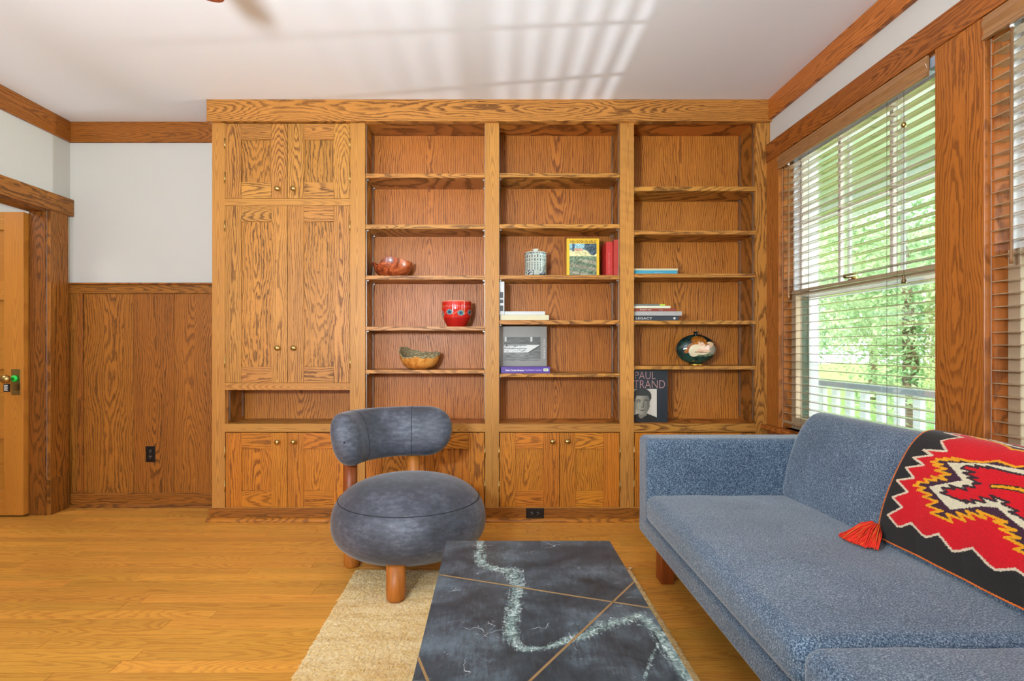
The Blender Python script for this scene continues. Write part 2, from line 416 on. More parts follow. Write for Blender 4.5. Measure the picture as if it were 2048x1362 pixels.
# ---------------------------------------------------------------- built-in cabinetry
KNOB = None
def knob(parent, x, z, y=FY - .012):
    return MB().lathe([(.010, 0), (.010, .003), (.0055, .006), (.005, .016), (.012, .02), (.0165, .026), (.0155, .032), (.008, .037), (0, .038)], 24, (x, y, z), 'y').build('knob', M['brass'], parent)
def hinge(parent, x, z):
    m = MB().tube([(x, FY - .0035, z - .034), (x, FY - .0035, z + .034)], .0042, 10)
    for q in (-.036, .036): m.lathe([(0, -.004), (.0045, -.002), (.0045, .002), (0, .004)], 10, (x, FY - .0035, z + q))
    return m.build('hinge', M['brass'], parent)
def cab_door(parent, x0, x1, z0, z1, knobx, knobz, hingex, hz, mats, st=.104, rt=.104, rb=.104, tints=None):
    e = .0016; x0 += e; x1 -= e; z0 += e; z1 -= e
    y0, y1 = FY - .001, FY + .021
    f_ = MB(); tt = tints or [None] * 4
    f_.box(x0, x0 + st, y0, y1, z0, z1, g='z', t=tt[0], f=random.choice([.1, 1]))
    f_.box(x1 - st, x1, y0, y1, z0, z1, g='z', t=tt[1], f=random.choice([.1, 1]))
    f_.box(x0 + st + .0004, x1 - st - .0004, y0, y1, z1 - rt, z1, g='x', t=tt[2], f=random.choice([.5, 1]))
    f_.box(x0 + st + .0004, x1 - st - .0004, y0, y1, z0, z0 + rb, g='x', t=tt[3], f=random.choice([.5, 1]))
    d = f_.build('door', mats[0], parent, bevel=.0009)
    MB().box(x0 + st, x1 - st, y0 + .009, y1 - .004, z0 + rb, z1 - rt, g='z', f=1).build('door_panel', mats[1], d)
    knob(d, knobx, knobz, FY - .001)
    for z in hz: hinge(d, hingex, z)
    return d

def carcass(parent, x0, x1, z0, z1, shelves, mat_side, opening=True, right_vis=True, ticks=True):
    """x0,x1: clear opening; shelves: list of (top,bottom)"""
    MB().box(x0 - .018, x0 - .0005, FY + .022, YB, z0, z1, g='z', f=.7).build('side_panel', mat_side, parent)
    MB().box(x1 + .0005, x1 + .018, FY + .022, YB, z0, z1, g='z', f=.7).build('side_panel', mat_side, parent)
    MB().box(x0 - .018, x1 + .018, YB, YB + .008, z0, z1, g='z', f=1).build('back_panel', M['oak_back'], parent)
    for a, b in shelves:
        s = MB().box(x0 + .001, x1 - .001, FY + .0005, YB - .001, b, a, g='x', f=.4)
        so = s.build('shelf', M['oak'], parent, bevel=.001)
        for xs, sg in ((x0, 1), (x1, -1)):
            for ys_ in (FY + .045, YB - .03):
                xa, xb = sorted((xs + sg * .0025, xs + sg * .014))
                MB().box(xa, xb, ys_ - .006, ys_ + .006, b - .007, b).build('shelf_clip', M['steel'], so)
    for xs, sg in ((x0, 1), (x1, -1)):
        for ys_ in (FY + .045, YB - .03):
            MB().box(min(xs, xs + sg * .0025), max(xs, xs + sg * .0025), ys_ - .008, ys_ + .008, z0 + .02, z1 - .01).build('shelf_standard', M['steel'], parent)

ZT = fz(246) + .001      # underside of the cornice board
ZB = fz(1016)
RAILT, RAILB = fz(847.5), fz(864)
# --- tall cupboard unit
cab = empty('cupboard_cabinet', (fx(575), FY, 0), label='tall oak cupboard with three pairs of doors and an open niche at the left end', cat='cabinet')
def rel(o_parent):
    return None
CX = {}
def unit(name, x, label, cat='bookcase'):
    return empty(name, (0, 0, 0), label=label, cat=cat)
# keep unit origins at the world origin so the parts can use room coordinates
cab.location = (0, 0, 0)
ff = MB()
ff.box(fx(424), fx(450), FY, FY + .022, ZB, ZT, g='z', f=.15, t=1.02)
ff.box(fx(700), fx(730), FY, FY + .022, ZB, ZT, g='z', f=.15, t=1.04)
for a, b in ((397, 411), (766, 780), (847.5, 864)): ff.box(fx(450), fx(700), FY, FY + .022, fz(b), fz(a), g='x', f=.5)
ff.box(fx(450), fx(700), FY, FY + .022, ZB - .02, fz(1015), g='x', f=.5); ff.build('face_frame', M['oak_rift'], cab, bevel=.001)
sd = MB().box(fx(424), fx(424) + .018, FY + .022, BY, ZB, H, g='z').box(fx(450), fx(730) - .02, YB + .009, YB + .018, .1, 2.6, g='z')
sd.build('carcass', M['oak_wain'], cab)
cab_door(cab, fx(450), fx(575), fz(397), fz(247), fx(557), fz(379), fx(450), (fz(287), fz(355)), (M['oak'], M['oak_panel']))
cab_door(cab, fx(575), fx(700), fz(397), fz(247), fx(589), fz(379), fx(700), (fz(287), fz(355)), (M['oak'], M['oak_panel']))
cab_door(cab, fx(450), fx(575), fz(766), fz(411), fx(557), fz(696), fx(450), (fz(452), fz(725)), (M['oak'], M['oak_panel']))
cab_door(cab, fx(575), fx(700), fz(766), fz(411), fx(589), fz(696), fx(700), (fz(452), fz(725)), (M['oak'], M['oak_panel']))
cab_door(cab, fx(451), fx(575), fz(1015), fz(865), fx(557), fz(883), fx(450), (fz(905), fz(973)), (M['oak_low'], M['oak_low']), rb=.107)
cab_door(cab, fx(575), fx(700), fz(1015), fz(865), fx(589), fz(883), fx(700), (fz(905), fz(973)), (M['oak_low'], M['oak_low']), rb=.107)
carcass(cab, fx(453), fx(697), RAILT, fz(780), [], M['oak_wain'])
MB().box(fx(453), fx(697), FY + .0215, YB, RAILT - .018, RAILT, g='x').box(fx(453), fx(697), FY + .0215, YB, fz(780) + .0, fz(780) + .018, g='x').build('niche_boards', M['oak'], cab)
# backing behind the doors so the gaps read dark
MB().box(fx(452), fx(698), FY + .03, FY + .035, fz(766), fz(247)).box(fx(452), fx(698), FY + .03, FY + .035, fz(1014), fz(866)).build('inner_dark', M['dark'], cab)

cols = [
 ('bookcase', 730, 970, 998, [(347, 355.5), (449, 457.5), (551, 559), (653, 661), (740, 747)], 'oak bookcase bay next to the cupboard, holding two turned wooden bowls and a red pot', None),
 ('bookcase', 998, 1240, 1268, [(346, 354.5), (448, 456.5), (550, 558.5), (640, 648.5), (747, 754)], 'middle oak bookcase bay with the lattice jar, yellow art book and leaning grey photo book', None),
 ('bookcase', 1268, 1512, 1541.5, [(373, 382), (461, 469), (547, 555), (641, 648.5), (732, 739)], 'oak bookcase bay beside the window, holding the round green vase', None)]
for ci, (nm, p0, p1, p2, sh, lab, _) in enumerate(cols):
    u = empty(nm, (0, 0, 0), label=lab, cat='bookcase', group='open bays of the built-in bookcase')
    x0, x1, x2 = fx(p0), fx(p1), fx(p2)
    if ci == 2: x2 = XR
    f_ = MB()
    f_.box(x1, x2, FY, FY + .022, ZB, ZT, g='z', f=.15 if ci < 2 else 1, t=1.03)
    f_.box(x0, x1, FY, FY + .022, RAILB, RAILT, g='x', f=.5); f_.box(x0, x1, FY, FY + .022, ZB - .02, fz(1014.5), g='x', f=.5)
    f_.build('face_frame', M['oak_rift'] if ci < 2 else M['oak'], u, bevel=.001)
    carcass(u, x0 + .001, x1 - .001, RAILT, 2.614, [(fz(a), fz(b)) for a, b in sh], M['oak_wain'])
    MB().box(x0, x1, FY + .0215, YB, RAILT - .018, RAILT, g='x').build('bottom_board', M['oak_back'], u)
    MB().box(x0, x1, FY + .0215, YB, 2.614, 2.632, g='x').build('top_board', M['oak_back'], u)
    xm = (x0 + x1) / 2; off = 14.7
    mt = (M['oak_low'], M['oak_low'])
    cab_door(u, x0 + .003, xm, fz(1014.5), fz(865), xm - off / K, fz(882), x0, (fz(905), fz(973)), mt, rb=.107, tints=[1.0, .95, 1.12, 1.1])
    cab_door(u, xm, x1 - .003, fz(1014.5), fz(865), xm + off / K, fz(882), x1, (fz(905), fz(973)), mt, rb=.107, tints=[.95, 1.0, 1.12, 1.1])
    MB().box(x0 + .002, x1 - .002, FY + .03, FY + .035, fz(1014), fz(866)).build('inner_dark', M['dark'], u)

# cornice board, base board, shoe moulding
struct(MB().box(fx(417), XR, FY - .026, FY + .03, ZT, H - .0005, g='x', f=1, t=1.04), 'trim_7', M['oak'], bevel=.0015)
struct(MB().box(at(417, 0, FY - .004)[0], 1.70, FY - .004, FY + .02, .02, ZB, g='x', f=1, t=.92), 'baseboard_front', M['oak_wain'], bevel=.001)
sh = MB().extr([(FY - .004, 0), (FY - .024, 0), (FY - .024, .008), (FY - .018, .019), (FY - .004, .026)], at(411, 0, FY - .02)[0], 1.70, 'x', g='x', t=.9)
struct(sh, 'trim_8', M['oak_low'], bevel=.001)

# ---------------------------------------------------------------- window trim, sashes, blinds
TX = XR - .025
tr_ = MB()
tr_.box(TX - .006, XR, -1.9, FY - .002, 2.334, 2.452, g='y', f=1, t=.86)
struct(tr_, 'trim_9', M['oak_trim'], bevel=.002)
tr_ = MB()
tr_.box(TX, XR, 3.445, FY - .001, WZ0, 2.334, g='zy', f=.3, t=1.05)
tr_.box(TX, XR, 2.0, 2.225, WZ0, 2.334, g='zy', f=1, t=.98)
tr_.box(TX, XR, -.4, .78, WZ0, 2.334, g='zy', f=1, t=1.)
struct(tr_, 'trim_10', M['oak_trim'], bevel=.002)
struct(MB().box(XR - .065, XR + .05, -1.9, FY - .001, WZ0 - .028, WZ0, g='y', f=.6, t=1.1).box(XR - .02, XR, -1.9, FY, .45, WZ0 - .028, g='y', f=.6), 'trim_11', M['oak_trim'], bevel=.004)

def window(n, y0, y1, detailed=True):
    wd = empty('window_%d' % n, (0, 0, 0), kind='structure')
    j = MB()
    j.box(XR + .0005, XR + .06, y1 - .012, y1 - .0005, WZ0, WZ1, g='zy', f=.5, t=1.05).box(XR + .0005, XR + .06, y0 + .0005, y0 + .012, WZ0, WZ1, g='zy', f=.5, t=1.05)
    j.box(XR + .0005, XR + .06, y0, y1, WZ1 - .012, WZ1, g='y', f=.5)
    j.build('jamb', M['oak_trim'], wd)
    j = MB()
    for a, b in ((y1 - .024, y1 - .0005), (y0 + .0005, y0 + .024)): j.box(XR + .0605, XR + .2, a, b, WZ0, WZ1)
    j.box(XR + .0605, XR + .26, y0, y1, WZ0 - .03, WZ0 + .006)
    j.box(XR + .0605, XR + .2, y0, y1, WZ1 - .02, WZ1)
    j.box(XR + .15, XR + .205, y1 - .03, y1 - .024, WZ0, WZ1).box(XR + .15, XR + .205, y0 + .024, y0 + .03, WZ0, WZ1)
    j.box(XR + .2, XR + .215, y1 - .0005, y1 + .11, WZ0 - .05, WZ1 + .12).box(XR + .2, XR + .215, y0 - .11, y0, WZ0 - .05, WZ1 + .12).box(XR + .2, XR + .215, y0, y1, WZ1 - .0, WZ1 + .12)
    j.build('exterior_frame', M['whitep'], wd)
    MB().box(XR + .104, XR + .125, y1 - .032, y1 - .0242, WZ0, 1.45).box(XR + .125, XR + .147, y1 - .028, y1 - .0242, WZ0, 1.45).build('blind_stop', M['green'], wd)
    a, b = y0 + .013, y1 - .013
    xl, xu = XR + .047, XR + .087
    s_ = MB()     # lower sash, room side
    s_.box(xl, xl + .034, a, a + .05, WZ0, 1.485).box(xl, xl + .034, b - .05, b, WZ0, 1.485)
    s_.box(xl, xl + .034, a + .05, b - .05, WZ0, WZ0 + .07).box(xl, xl + .034, a + .05, b - .05, 1.452, 1.485)
    s_.box(xl - .004, xl, a, b, 1.458, 1.466)
    s_.build('lower_sash', M['taupe'], wd, bevel=.002)
    MB().box(xl + .015, xl + .019, a + .05, b - .05, WZ0 + .07, 1.452).build('lower_glass', M['glass'], wd)
    s_ = MB()
    s_.box(xu, xu + .034, a, a + .045, 1.452, WZ1 - .012).box(xu, xu + .034, b - .045, b, 1.452, WZ1 - .012)
    s_.box(xu, xu + .034, a + .045, b - .045, WZ1 - .06, WZ1 - .012).box(xu, xu + .034, a + .045, b - .045, 1.452, 1.487)
    L_ = b - a
    for k in (1, 2): s_.box(xu + .008, xu + .03, a + L_ * k / 3 - .011, a + L_ * k / 3 + .011, 1.487, WZ1 - .06)
    s_.box(xu + .008, xu + .03, a + .045, b - .045, 1.885, 1.907)
    s_.build('upper_sash', M['sashw'], wd, bevel=.002)
    MB().box(xu + .015, xu + .019, a + .045, b - .045, 1.487, WZ1 - .06).build('upper_glass', M['glass'], wd)
    # white storm frame outside
    s_ = MB()
    for q in ((a, a + .035, WZ0, WZ1), (b - .022, b, WZ0, WZ1), (a, b, 1.425, 1.455), (a, b, WZ0, WZ0 + .04)): s_.box(XR + .145, XR + .165, q[0], q[1], q[2], q[3])
    for k in (1, 2): s_.box(XR + .145, XR + .158, a + L_ * k / 3 - .011, a + L_ * k / 3 + .011, 1.455, WZ1)
    s_.build('storm_frame', M['whitep'], wd, bevel=.001)
    yl = (a + b) / 2 + .02
    lk = MB().box(xl + .0, xl + .03, yl - .03, yl + .03, 1.485, 1.489).lathe([(.013, 0), (.013, .008), (.008, .012), (0, .013)], 16, (xl + .014, yl, 1.489))
    lk.tube([(xl + .014, yl, 1.498), (xl + .004, yl + .035, 1.50), (xl + .0, yl + .06, 1.504)], [.005, .004, .006], 8)
    lk.build('sash_lock', M['brass'], wd)
    return wd
for i, (a, b) in enumerate(WINS): window(i + 1, a, b)

M['bronze2'] = plain('dark_brass', (120, 98, 66), .4, .7)
def blind(y0, y1, label, wand_y, wand_z, ladders, pull=None, ztop=2.328, zbot=.672):
    bl = empty('venetian_blind', (XR + .015, (y0 + y1) / 2, ztop), label=label, cat='blind', group='wooden venetian blinds')
    ox, oy, oz = XR + .015, (y0 + y1) / 2, ztop
    y0, y1 = y0 - oy, y1 - oy
    xa, xb = -.022, .023
    v = MB()   # moulded valance
    pr = [(-.052, -.084), (-.052, -.074), (-.045, -.066), (-.046, -.05), (-.054, -.034), (-.052, -.018), (-.046, -.008), (-.046, 0), (-.036, 0), (-.036, -.084)]
    v.extr(pr, y0 + .03, y1, 'y', g='y', t=1.08, f=.2)
    v.build('valance', M['slat_v'], bl, bevel=.0008)
    MB().box(xa - .005, xb, y0 + .004, y1 - .002, -.05, -.006).build('headrail', M['gray'], bl, bevel=.002)
    s_ = MB(); z = -.095; n = 0
    while z > zbot - oz + .03:
        pr = [(xa, z), (0, z + .0016), (xb, z), (xb, z + .0028), (0, z + .0044), (xa, z + .0028)]
        s_.extr(pr, y0 + .004, y1 - .004, 'y', g='yx', t=1., f=.2); z -= .0455; n += 1
    s_.build('slats', M['slat'], bl)
    MB().box(xa, xb, y0 + .004, y1 - .004, zbot - oz - .004, zbot - oz + .014, g='y', f=.2).build('bottom_rail', M['slat'], bl, bevel=.004, seg=2)
    c_ = MB()
    for yl in ladders:
        for xx in (xa - .001, xb + .001): c_.tube([(xx, yl - oy, -.05), (xx, yl - oy, zbot - oz)], .0009, 6)
        zz = -.0955
        while zz > zbot - oz + .03: c_.tube([(xa - .001, yl - oy, zz), (xb + .001, yl - oy, zz)], .0006, 4); zz -= .0455
    c_.build('ladder_cords', M['cord'], bl)
    wd = MB().tube([(xa - .012, wand_y - oy, -.09), (xa - .014, wand_y - oy, wand_z - oz + .02), (xa - .014, wand_y - oy, wand_z - oz)], [.005, .005, .0062], 6, g='z', f=0).build('tilt_wand', M['slat_v'], bl)
    MB().tube([(xa - .012, wand_y - oy, -.072), (xa - .012, wand_y - oy, -.092)], .006, 8).build('wand_clip', M['whitep'], wd)
    if pull:
        py_, zb, zt = pull
        p = MB().tube([(xa - .016, py_ - oy, -.06), (xa - .016, py_ - oy, zt - oz)], .0009, 6).tube([(xa - .016, py_ - oy, zt - oz + .03), (xa - .016, py_ - oy, zt - oz)], .0009, 6).build('pull_cord', M['cord'], bl)
        MB().lathe([(0, .012), (.008, .009), (.011, 0), (.008, -.009), (0, -.012)], 16, (xa - .016, py_ - oy, zb - oz)).build('cord_bead', M['brass'], p)
        MB().lathe([(0, .022), (.007, .02), (.0065, .012), (.005, .008), (.009, -.002), (.011, -.014), (.0, -.014)], 16, (xa - .016, py_ - oy, zt - oz)).build('cord_tassel', M['bronze2'], p)
    return bl
M['slat_v'] = wood('blind_valance', lin((152, 108, 82)), lin((120, 82, 60)), dens=120, fig=.3, wob=.3, contrast=.5, rough=.3, coat=.2)
blind(WINS[0][0] + .002, WINS[0][1] - .002, 'brown wooden venetian blind nearer the bookcase, with pull cord and hanging tassel', 3.34, at(0, 597, 3.34)[2], (3.23, 2.52), pull=(2.395, at(0, 250, 2.395)[2], at(0, 560, 2.395)[2]))
blind(WINS[1][0] + .002, WINS[1][1] - .002, 'brown wooden venetian blind at the right edge of the photo, with long tilt wand', 1.90, at(0, 527, 1.9)[2], (1.78, 1.0))

# ---------------------------------------------------------------- outlets
def outlet(x, y, z, horiz, label):
    o = empty('wall_outlet', (x, y, z), label=label, cat='outlet')
    a, b = (.058, .034) if horiz else (.034, .057)
    MB().box(-a, a, -.005, 0, -b, b).build('cover_plate', M['blackp'], o, bevel=.002, seg=2)
    for s in (-1, 1):
        cx, cz = (s * .0195, 0) if horiz else (0, s * .0195)
        r = MB().lathe([(0, .0075), (.0135, .0075), (.0145, .005), (.0145, .004)], 20, (cx, 0, cz), 'y').build('receptacle', M['blackp'], o)
        sl = MB()
        pts = ((-.006, .004), (.006, .004), (0, -.007))
        for k, (u, v) in enumerate(pts):
            du, dv = ((.0012, .004) if k < 2 else (.0025, .0025))
            if horiz: u, v, du, dv = -v, u, dv, du
            sl.box(cx + u - du, cx + u + du, -.0079, -.0074, cz + v - dv, cz + v + dv)
        sl.build('slots', M['slotw'], r)
p = at(301.5, 908, BY - .014); outlet(p[0], BY - .0145, p[2], False, 'black vertical wall outlet on the oak wainscot by the doorway')
p = at(1070, 1028.5, FY - .004); outlet(p[0], FY - .0045, .0555, True, 'black horizontal outlet in the base board under the middle bookcase')

# ---------------------------------------------------------------- writing
def text(body, x0, x1, z0, z1, y, mat, parent, name='lettering', vert=False, depth=.0004, keep=False, bold=0.):
    cu = bpy.data.curves.new('t', 'FONT'); cu.body = body; cu.size = 1; cu.offset = bold; cu.resolution_u = 3
    to = bpy.data.objects.new('t', cu); COL.objects.link(to)
    dg = bpy.context.evaluated_depsgraph_get(); dg.update()
    me = bpy.data.meshes.new_from_object(to.evaluated_get(dg)); bpy.data.objects.remove(to); bpy.data.curves.remove(cu)
    n = len(me.vertices); v = np.empty(n * 3, np.float32); me.vertices.foreach_get('co', v); v = v.reshape(-1, 3)
    mn, mx_ = v.min(0), v.max(0); u = (v[:, 0] - mn[0]) / (mx_[0] - mn[0]); q = (v[:, 1] - mn[1]) / (mx_[1] - mn[1])
    if vert: u, q = q, 1 - u          # reads downwards
    v[:, 0] = x0 + u * (x1 - x0); v[:, 1] = y; v[:, 2] = z0 + q * (z1 - z0)
    me.vertices.foreach_set('co', v.ravel()); me.materials.clear(); me.materials.append(mat); me.name = name
    for p_ in me.polygons: p_.use_smooth = False
    o = link(bpy.data.objects.new(name, me), parent); return o

# ---------------------------------------------------------------- books
PAGE = plain('book_pages', (228, 220, 200), .8)
def book(kind, loc, a, d, h, cover, label, group, rx=0, rz=0, name='book', cth=.0025, pagemat=None, pagefront=False):
    """kind spine: a=thickness x, d=depth, h=height; flat: a=length x, d=depth, h=thickness; face: a=width x, d=thickness, h=height"""
    o = empty(name, loc, label=label, cat='book', group=group); o.rotation_euler = (rx, 0, rz)
    c = MB(); p = MB(); t = cth
    if kind == 'spine':
        c.box(0, t, 0, d, 0, h).box(a - t, a, 0, d, 0, h).box(t, a - t, 0, t, 0, h); p.box(t, a - t, t, d - .004, .003, h - .003)
    elif kind == 'flat':
        c.box(0, a, 0, d, 0, t).box(0, a, 0, d, h - t, h)
        if pagefront: c.box(0, a, d - t, d, t, h - t); p.box(.003, a - .003, .003, d - t, t, h - t)
        else: c.box(0, a, 0, t, t, h - t); p.box(.003, a - .003, t, d - .004, t, h - t)
    else:
        c.box(0, a, 0, t, 0, h).box(0, a, d - t, d, 0, h).box(0, t, t, d - t, 0, h); p.box(t, a - .004, t, d - t, .003, h - .003)
    c.build('cover', cover, o, bevel=.0008); p.build('pages', pagemat or PAGE, o)
    return o
def picture(parent, x0, x1, z0, z1, y, nx, nz, fn, mat, name='cover_picture'):
    m = MB().grid(lambda u, v: (x0 + u * (x1 - x0), y, z0 + v * (z1 - z0)), nx, nz, colf=lambda u, v: lin(fn(u, v)), smooth=False)
    return m.build(name, mat, parent)
PIC = colmat('printed_picture', .45)
def cover(name, c, rough=.4): return plain(name, c, rough, vary=.06, scale=30)
def vnoise(seed):
    r = np.random.default_rng(seed); g = r.random((64, 64))
    def f(x, y):
        i, j = int(math.floor(x)), int(math.floor(y)); a, b = x - i, y - j
        q = lambda p, s: g[p % 64, s % 64]
        a = a * a * (3 - 2 * a); b = b * b * (3 - 2 * b)
        return (q(i, j) * (1 - a) + q(i + 1, j) * a) * (1 - b) + (q(i, j + 1) * (1 - a) + q(i + 1, j + 1) * a) * b
    return f
VN = vnoise(3)
def mixc(a, b, t): t = max(0, min(1, t)); return tuple(a[i] * (1 - t) + b[i] * t for i in range(3))

sc = lambda Y: F / Y
# yellow art book, front cover facing out
Yb = 3.69; z3 = fz(550)
x0, x1 = at(1133.5, 0, Yb)[0], at(1198.5, 0, Yb)[0]; zt = at(0, 477, Yb)[2]
yb = book('face', (x0, Yb, z3), x1 - x0, .03, zt - z3, cover('yellow_cover', (236, 190, 40)), 'yellow art book facing out beside two red books', None, rx=-.0)
W_, H_ = x1 - x0, zt - z3
text('VAN GOGH IN ARLES', .02, W_ - .02, H_ - .03, H_ - .012, -.0006, M['lettd'], yb, 'title_lettering', bold=.012)
def field(u, v):
    n = VN(u * 26, v * 30); n2 = VN(u * 60 + 9, v * 60)
    if v > .86: c = (150, 196, 205)
    elif v > .80: c = (120, 150, 150)
    elif v > .62: c = (222, 216, 160)
    elif v > .5: c = (110, 134, 104)
    else: c = mixc((150, 142, 120), (96, 118, 92), .5 + .5 * math.sin(v * 30 + u * 5))
    if v > .74 - .1 * math.sin(u * 9) and u > .55: c = (62, 84, 96)
    if .1 < u < .2 and v > .75: c = (50, 86, 110)
    if .18 < u < .5 and .78 < v < .84: c = (225, 170, 140)
    return tuple(max(0, min(255, k + (n - .5) * 70 + (n2 - .5) * 60)) for k in c)
picture(yb, .018, W_ - .018, .002, H_ - .034, -.0005, 44, 56, field, PIC)
# two red books, spines out
RED = cover('red_cloth_cover', (196, 50, 44)); 
xr0 = at(1209, 0, FY + .05)[0]
r1 = book('spine', (at(1212, 0, 3.66)[0], 3.66, z3), .045, .17, at(0, 484, 3.66)[2] - z3, RED, 'red cloth book with pale spine title, directly beside the yellow art book', None, rz=-.0)
text('T H E   C O L L E C T E D   S T O R I E S'[:0] or 'l l l l l l l l l l l l l', .018, .022, .02, .15, -.0005, M['lettw'], r1, 'spine_lettering', vert=True)
r2 = book('spine', (at(1212, 0, 3.66)[0] + .047, 3.64, z3), .036, .19, at(0, 479, 3.64)[2] - z3, cover('dark_red_cover', (186, 60, 48)), 'darker red book tight against the right side of the middle bookcase', None)
# white upright book with small black pictures
z4 = fz(640)
WH = cover('white_cover', (208, 208, 206)); CR = cover('cream_cover', (214, 204, 166))
cb = book('flat', (at(1000.5, 0, 3.64)[0], 3.64, z4), .30 * (1098 - 1000) / 92.5 * .0 + at(1098, 0, 3.64)[0] - at(1000.5, 0, 3.64)[0], .2, .036, CR, 'cream book lying flat at the bottom of the white pile', None, cth=.002)
text('THE COLLECTION OF AMERICAN PRINTS'[:0] or 'l l l  l l l l l l  l l l l', .03, .27, .016, .02, -.0005, plain('faint_print', (214, 204, 160), .6), cb, 'spine_lettering')
wb = book('flat', (at(1009, 0, 3.65)[0], 3.65, z4 + .0362), at(1090, 0, 3.65)[0] - at(1009, 0, 3.65)[0], .19, .0235, WH, 'thin white book lying on top of the cream book', None, cth=.002)
ws = book('spine', (at(997.5, 0, 3.64)[0] - .012, 3.642, z4 + .0365), .0, .0, .0, WH, 'x', None) if False else None
xs0 = at(998, 0, 3.64)[0]; 
ws = book('spine', (xs0 - .012, 3.642, z4 + .0364), at(1008.6, 0, 3.65)[0] - xs0 + .012, .19, at(0, 563, 3.64)[2] - z4 - .0364, WH, 'white book standing upright with small dark pictures down its spine', None)
ws.rotation_euler = (0, 0, 0)
wS = at(1008.6, 0, 3.65)[0] - xs0
pb = MB()
for q in ((584, 596), (599, 606), (611, 622)):
    pb.box(.018, .012 + wS - .007, -.0006, -.0001, at(0, q[1], 3.64)[2] - z4 - .0364, at(0, q[0], 3.64)[2] - z4 - .0364)
pb.build('spine_pictures', plain('dark_photo', (70, 70, 70), .5, vary=.6, scale=160), ws)
# leaning grey photo book with purple book in front
z5 = fz(747)
GY = cover('grey_cover', (136, 132, 126))
x0 = at(994, 0, 3.72)[0]; x1 = at(1094, 0, 3.72)[0]
gb = book('face', (x0, 3.735, z5 + .001), x1 - x0, .028, at(0, 653, 3.74)[2] - z5, GY, 'grey photography book leaning upright behind the purple book', None, rx=-.0)
Wg, Hg = x1 - x0, at(0, 653, 3.74)[2] - z5
def barn(u, v):
    n = VN(u * 8, v * 70); n2 = VN(u * 40 + 5, v * 46)
    if v > .67: c = 62 + 50 * n
    elif v > .36:
        c = 206 if u < .66 + (v - .36) * 1.05 else 70 + 60 * n
        if u < .62 and (n2 > .8 or abs(v - .52) < .012 or abs(v - .64) < .014): c = 50
        if abs(u - .70 - (v - .36) * 1.05) < .02: c = 20
    else: c = 70 + 80 * n
    if v > .80 and (abs(u - .05) < .02 or abs(u - .75) < .02): c = 200
    return (c, c, c - 4)
picture(gb, Wg * .135, Wg * .875, Hg * .25, Hg * .77, -.0005, 60, 44, barn, PIC)
text('P A U L   S T R A N D', Wg * .935, Wg * .965, Hg * .3, Hg * .72, -.0005, M['lettw'], gb, 'title_lettering', vert=True)
text('. . . . . . . . . . . . .', Wg * .058, Wg * .066, Hg * .35, Hg * .6, -.0005, M['lettw'], gb, 'small_lettering', vert=True)
pu = book('flat', (at(1002, 0, 3.63)[0], 3.63, z5), at(1100, 0, 3.63)[0] - at(1002, 0, 3.63)[0], .1, .043, cover('purple_cover', (84, 56, 140)), 'purple book lying in front of the grey photography book', None)
text('Henri Cartier-Bresson', .03, .152, .014, .026, -.0005, M['lettw'], pu, 'title_lettering', bold=.015)
text('The Modern Century', .157, .268, .014, .026, -.0005, plain('lilac_print', (205, 190, 235), .6), pu, 'title_lettering', bold=.01)
lbq = MB().box(.279, .311, -.0008, 0, .014, .031).build('publisher_label', plain('pale_green_label', (200, 215, 180), .6), pu)
text('MoMA', .284, .306, .019, .026, -.0012, M['lettd'], lbq, 'lettering', bold=.02)
# right bay: blue pair, stack of five, portrait book
xr = fx(1268) - .02; zb1 = fz(547)
bl_ = book('flat', (xr + .004, 3.66, zb1), at(1355, 0, 3.66)[0] - xr - .004, .2, .028, cover('blue_cover', (66, 160, 190)), 'turquoise blue book lying under a thin cream book on the right bay', None)
text('l l l l l l l l l l', .17, .22, .011, .016, -.0005, M['lettw'], bl_, 'spine_lettering')
book('flat', (xr + .002, 3.662, zb1 + .0282), at(1356, 0, 3.66)[0] - xr - .002, .2, .013, CR, 'thin cream book on top of the turquoise book', None, cth=.002)
zb2 = fz(641)
st = [(1358, .034, (56, 62, 70), 'dark grey book at the bottom of the stack of five in the right bay', 3.655), (1364, .030, (176, 172, 170), 'silver grey book second from the bottom, longest of the stack of five', 3.65),
      (1352, .020, (150, 66, 48), 'thin brick red book in the middle of the stack of five', 3.66), (1341, .016, (232, 230, 206), 'thin cream book second from the top of the stack of five', 3.66), (1330, .013, (120, 120, 116), 'thin grey book with a lime green spine end, topmost of the stack of five', 3.665)]
z = zb2
for i, (pe, th, c_, lab, yy) in enumerate(st):
    L_ = at(pe, 0, yy)[0] - xr
    o = book('flat', (xr, yy, z), L_, .2, th - .0004, cover('stack_cover_%d' % i, c_), lab, 'stack of five books in the right bay', cth=.002)
    if i == 0:
        text('LEGACY', .046, .046 + .108, .010, .024, -.0006, M['lettw'], o, 'title_lettering')
        MB().lathe([(0, .0006), (.008, .0006), (.008, 0)], 20, (L_ - .03, 0, .017), 'y').build('spine_emblem', M['lettw'], o)
    if i == 2:
        text('Bungalow Style', .076, .15, .005, .015, -.0006, M['lettw'], o, 'title_lettering', bold=.01)
        text('Powell', .20, .224, .007, .012, -.0006, M['lettw'], o, 'author_lettering')
    if i == 4: MB().box(L_ - .035, L_ + .0006, -.0006, .0, .001, th - .002).build('spine_end', plain('lime_print', (190, 215, 60), .5), o)
    z += th
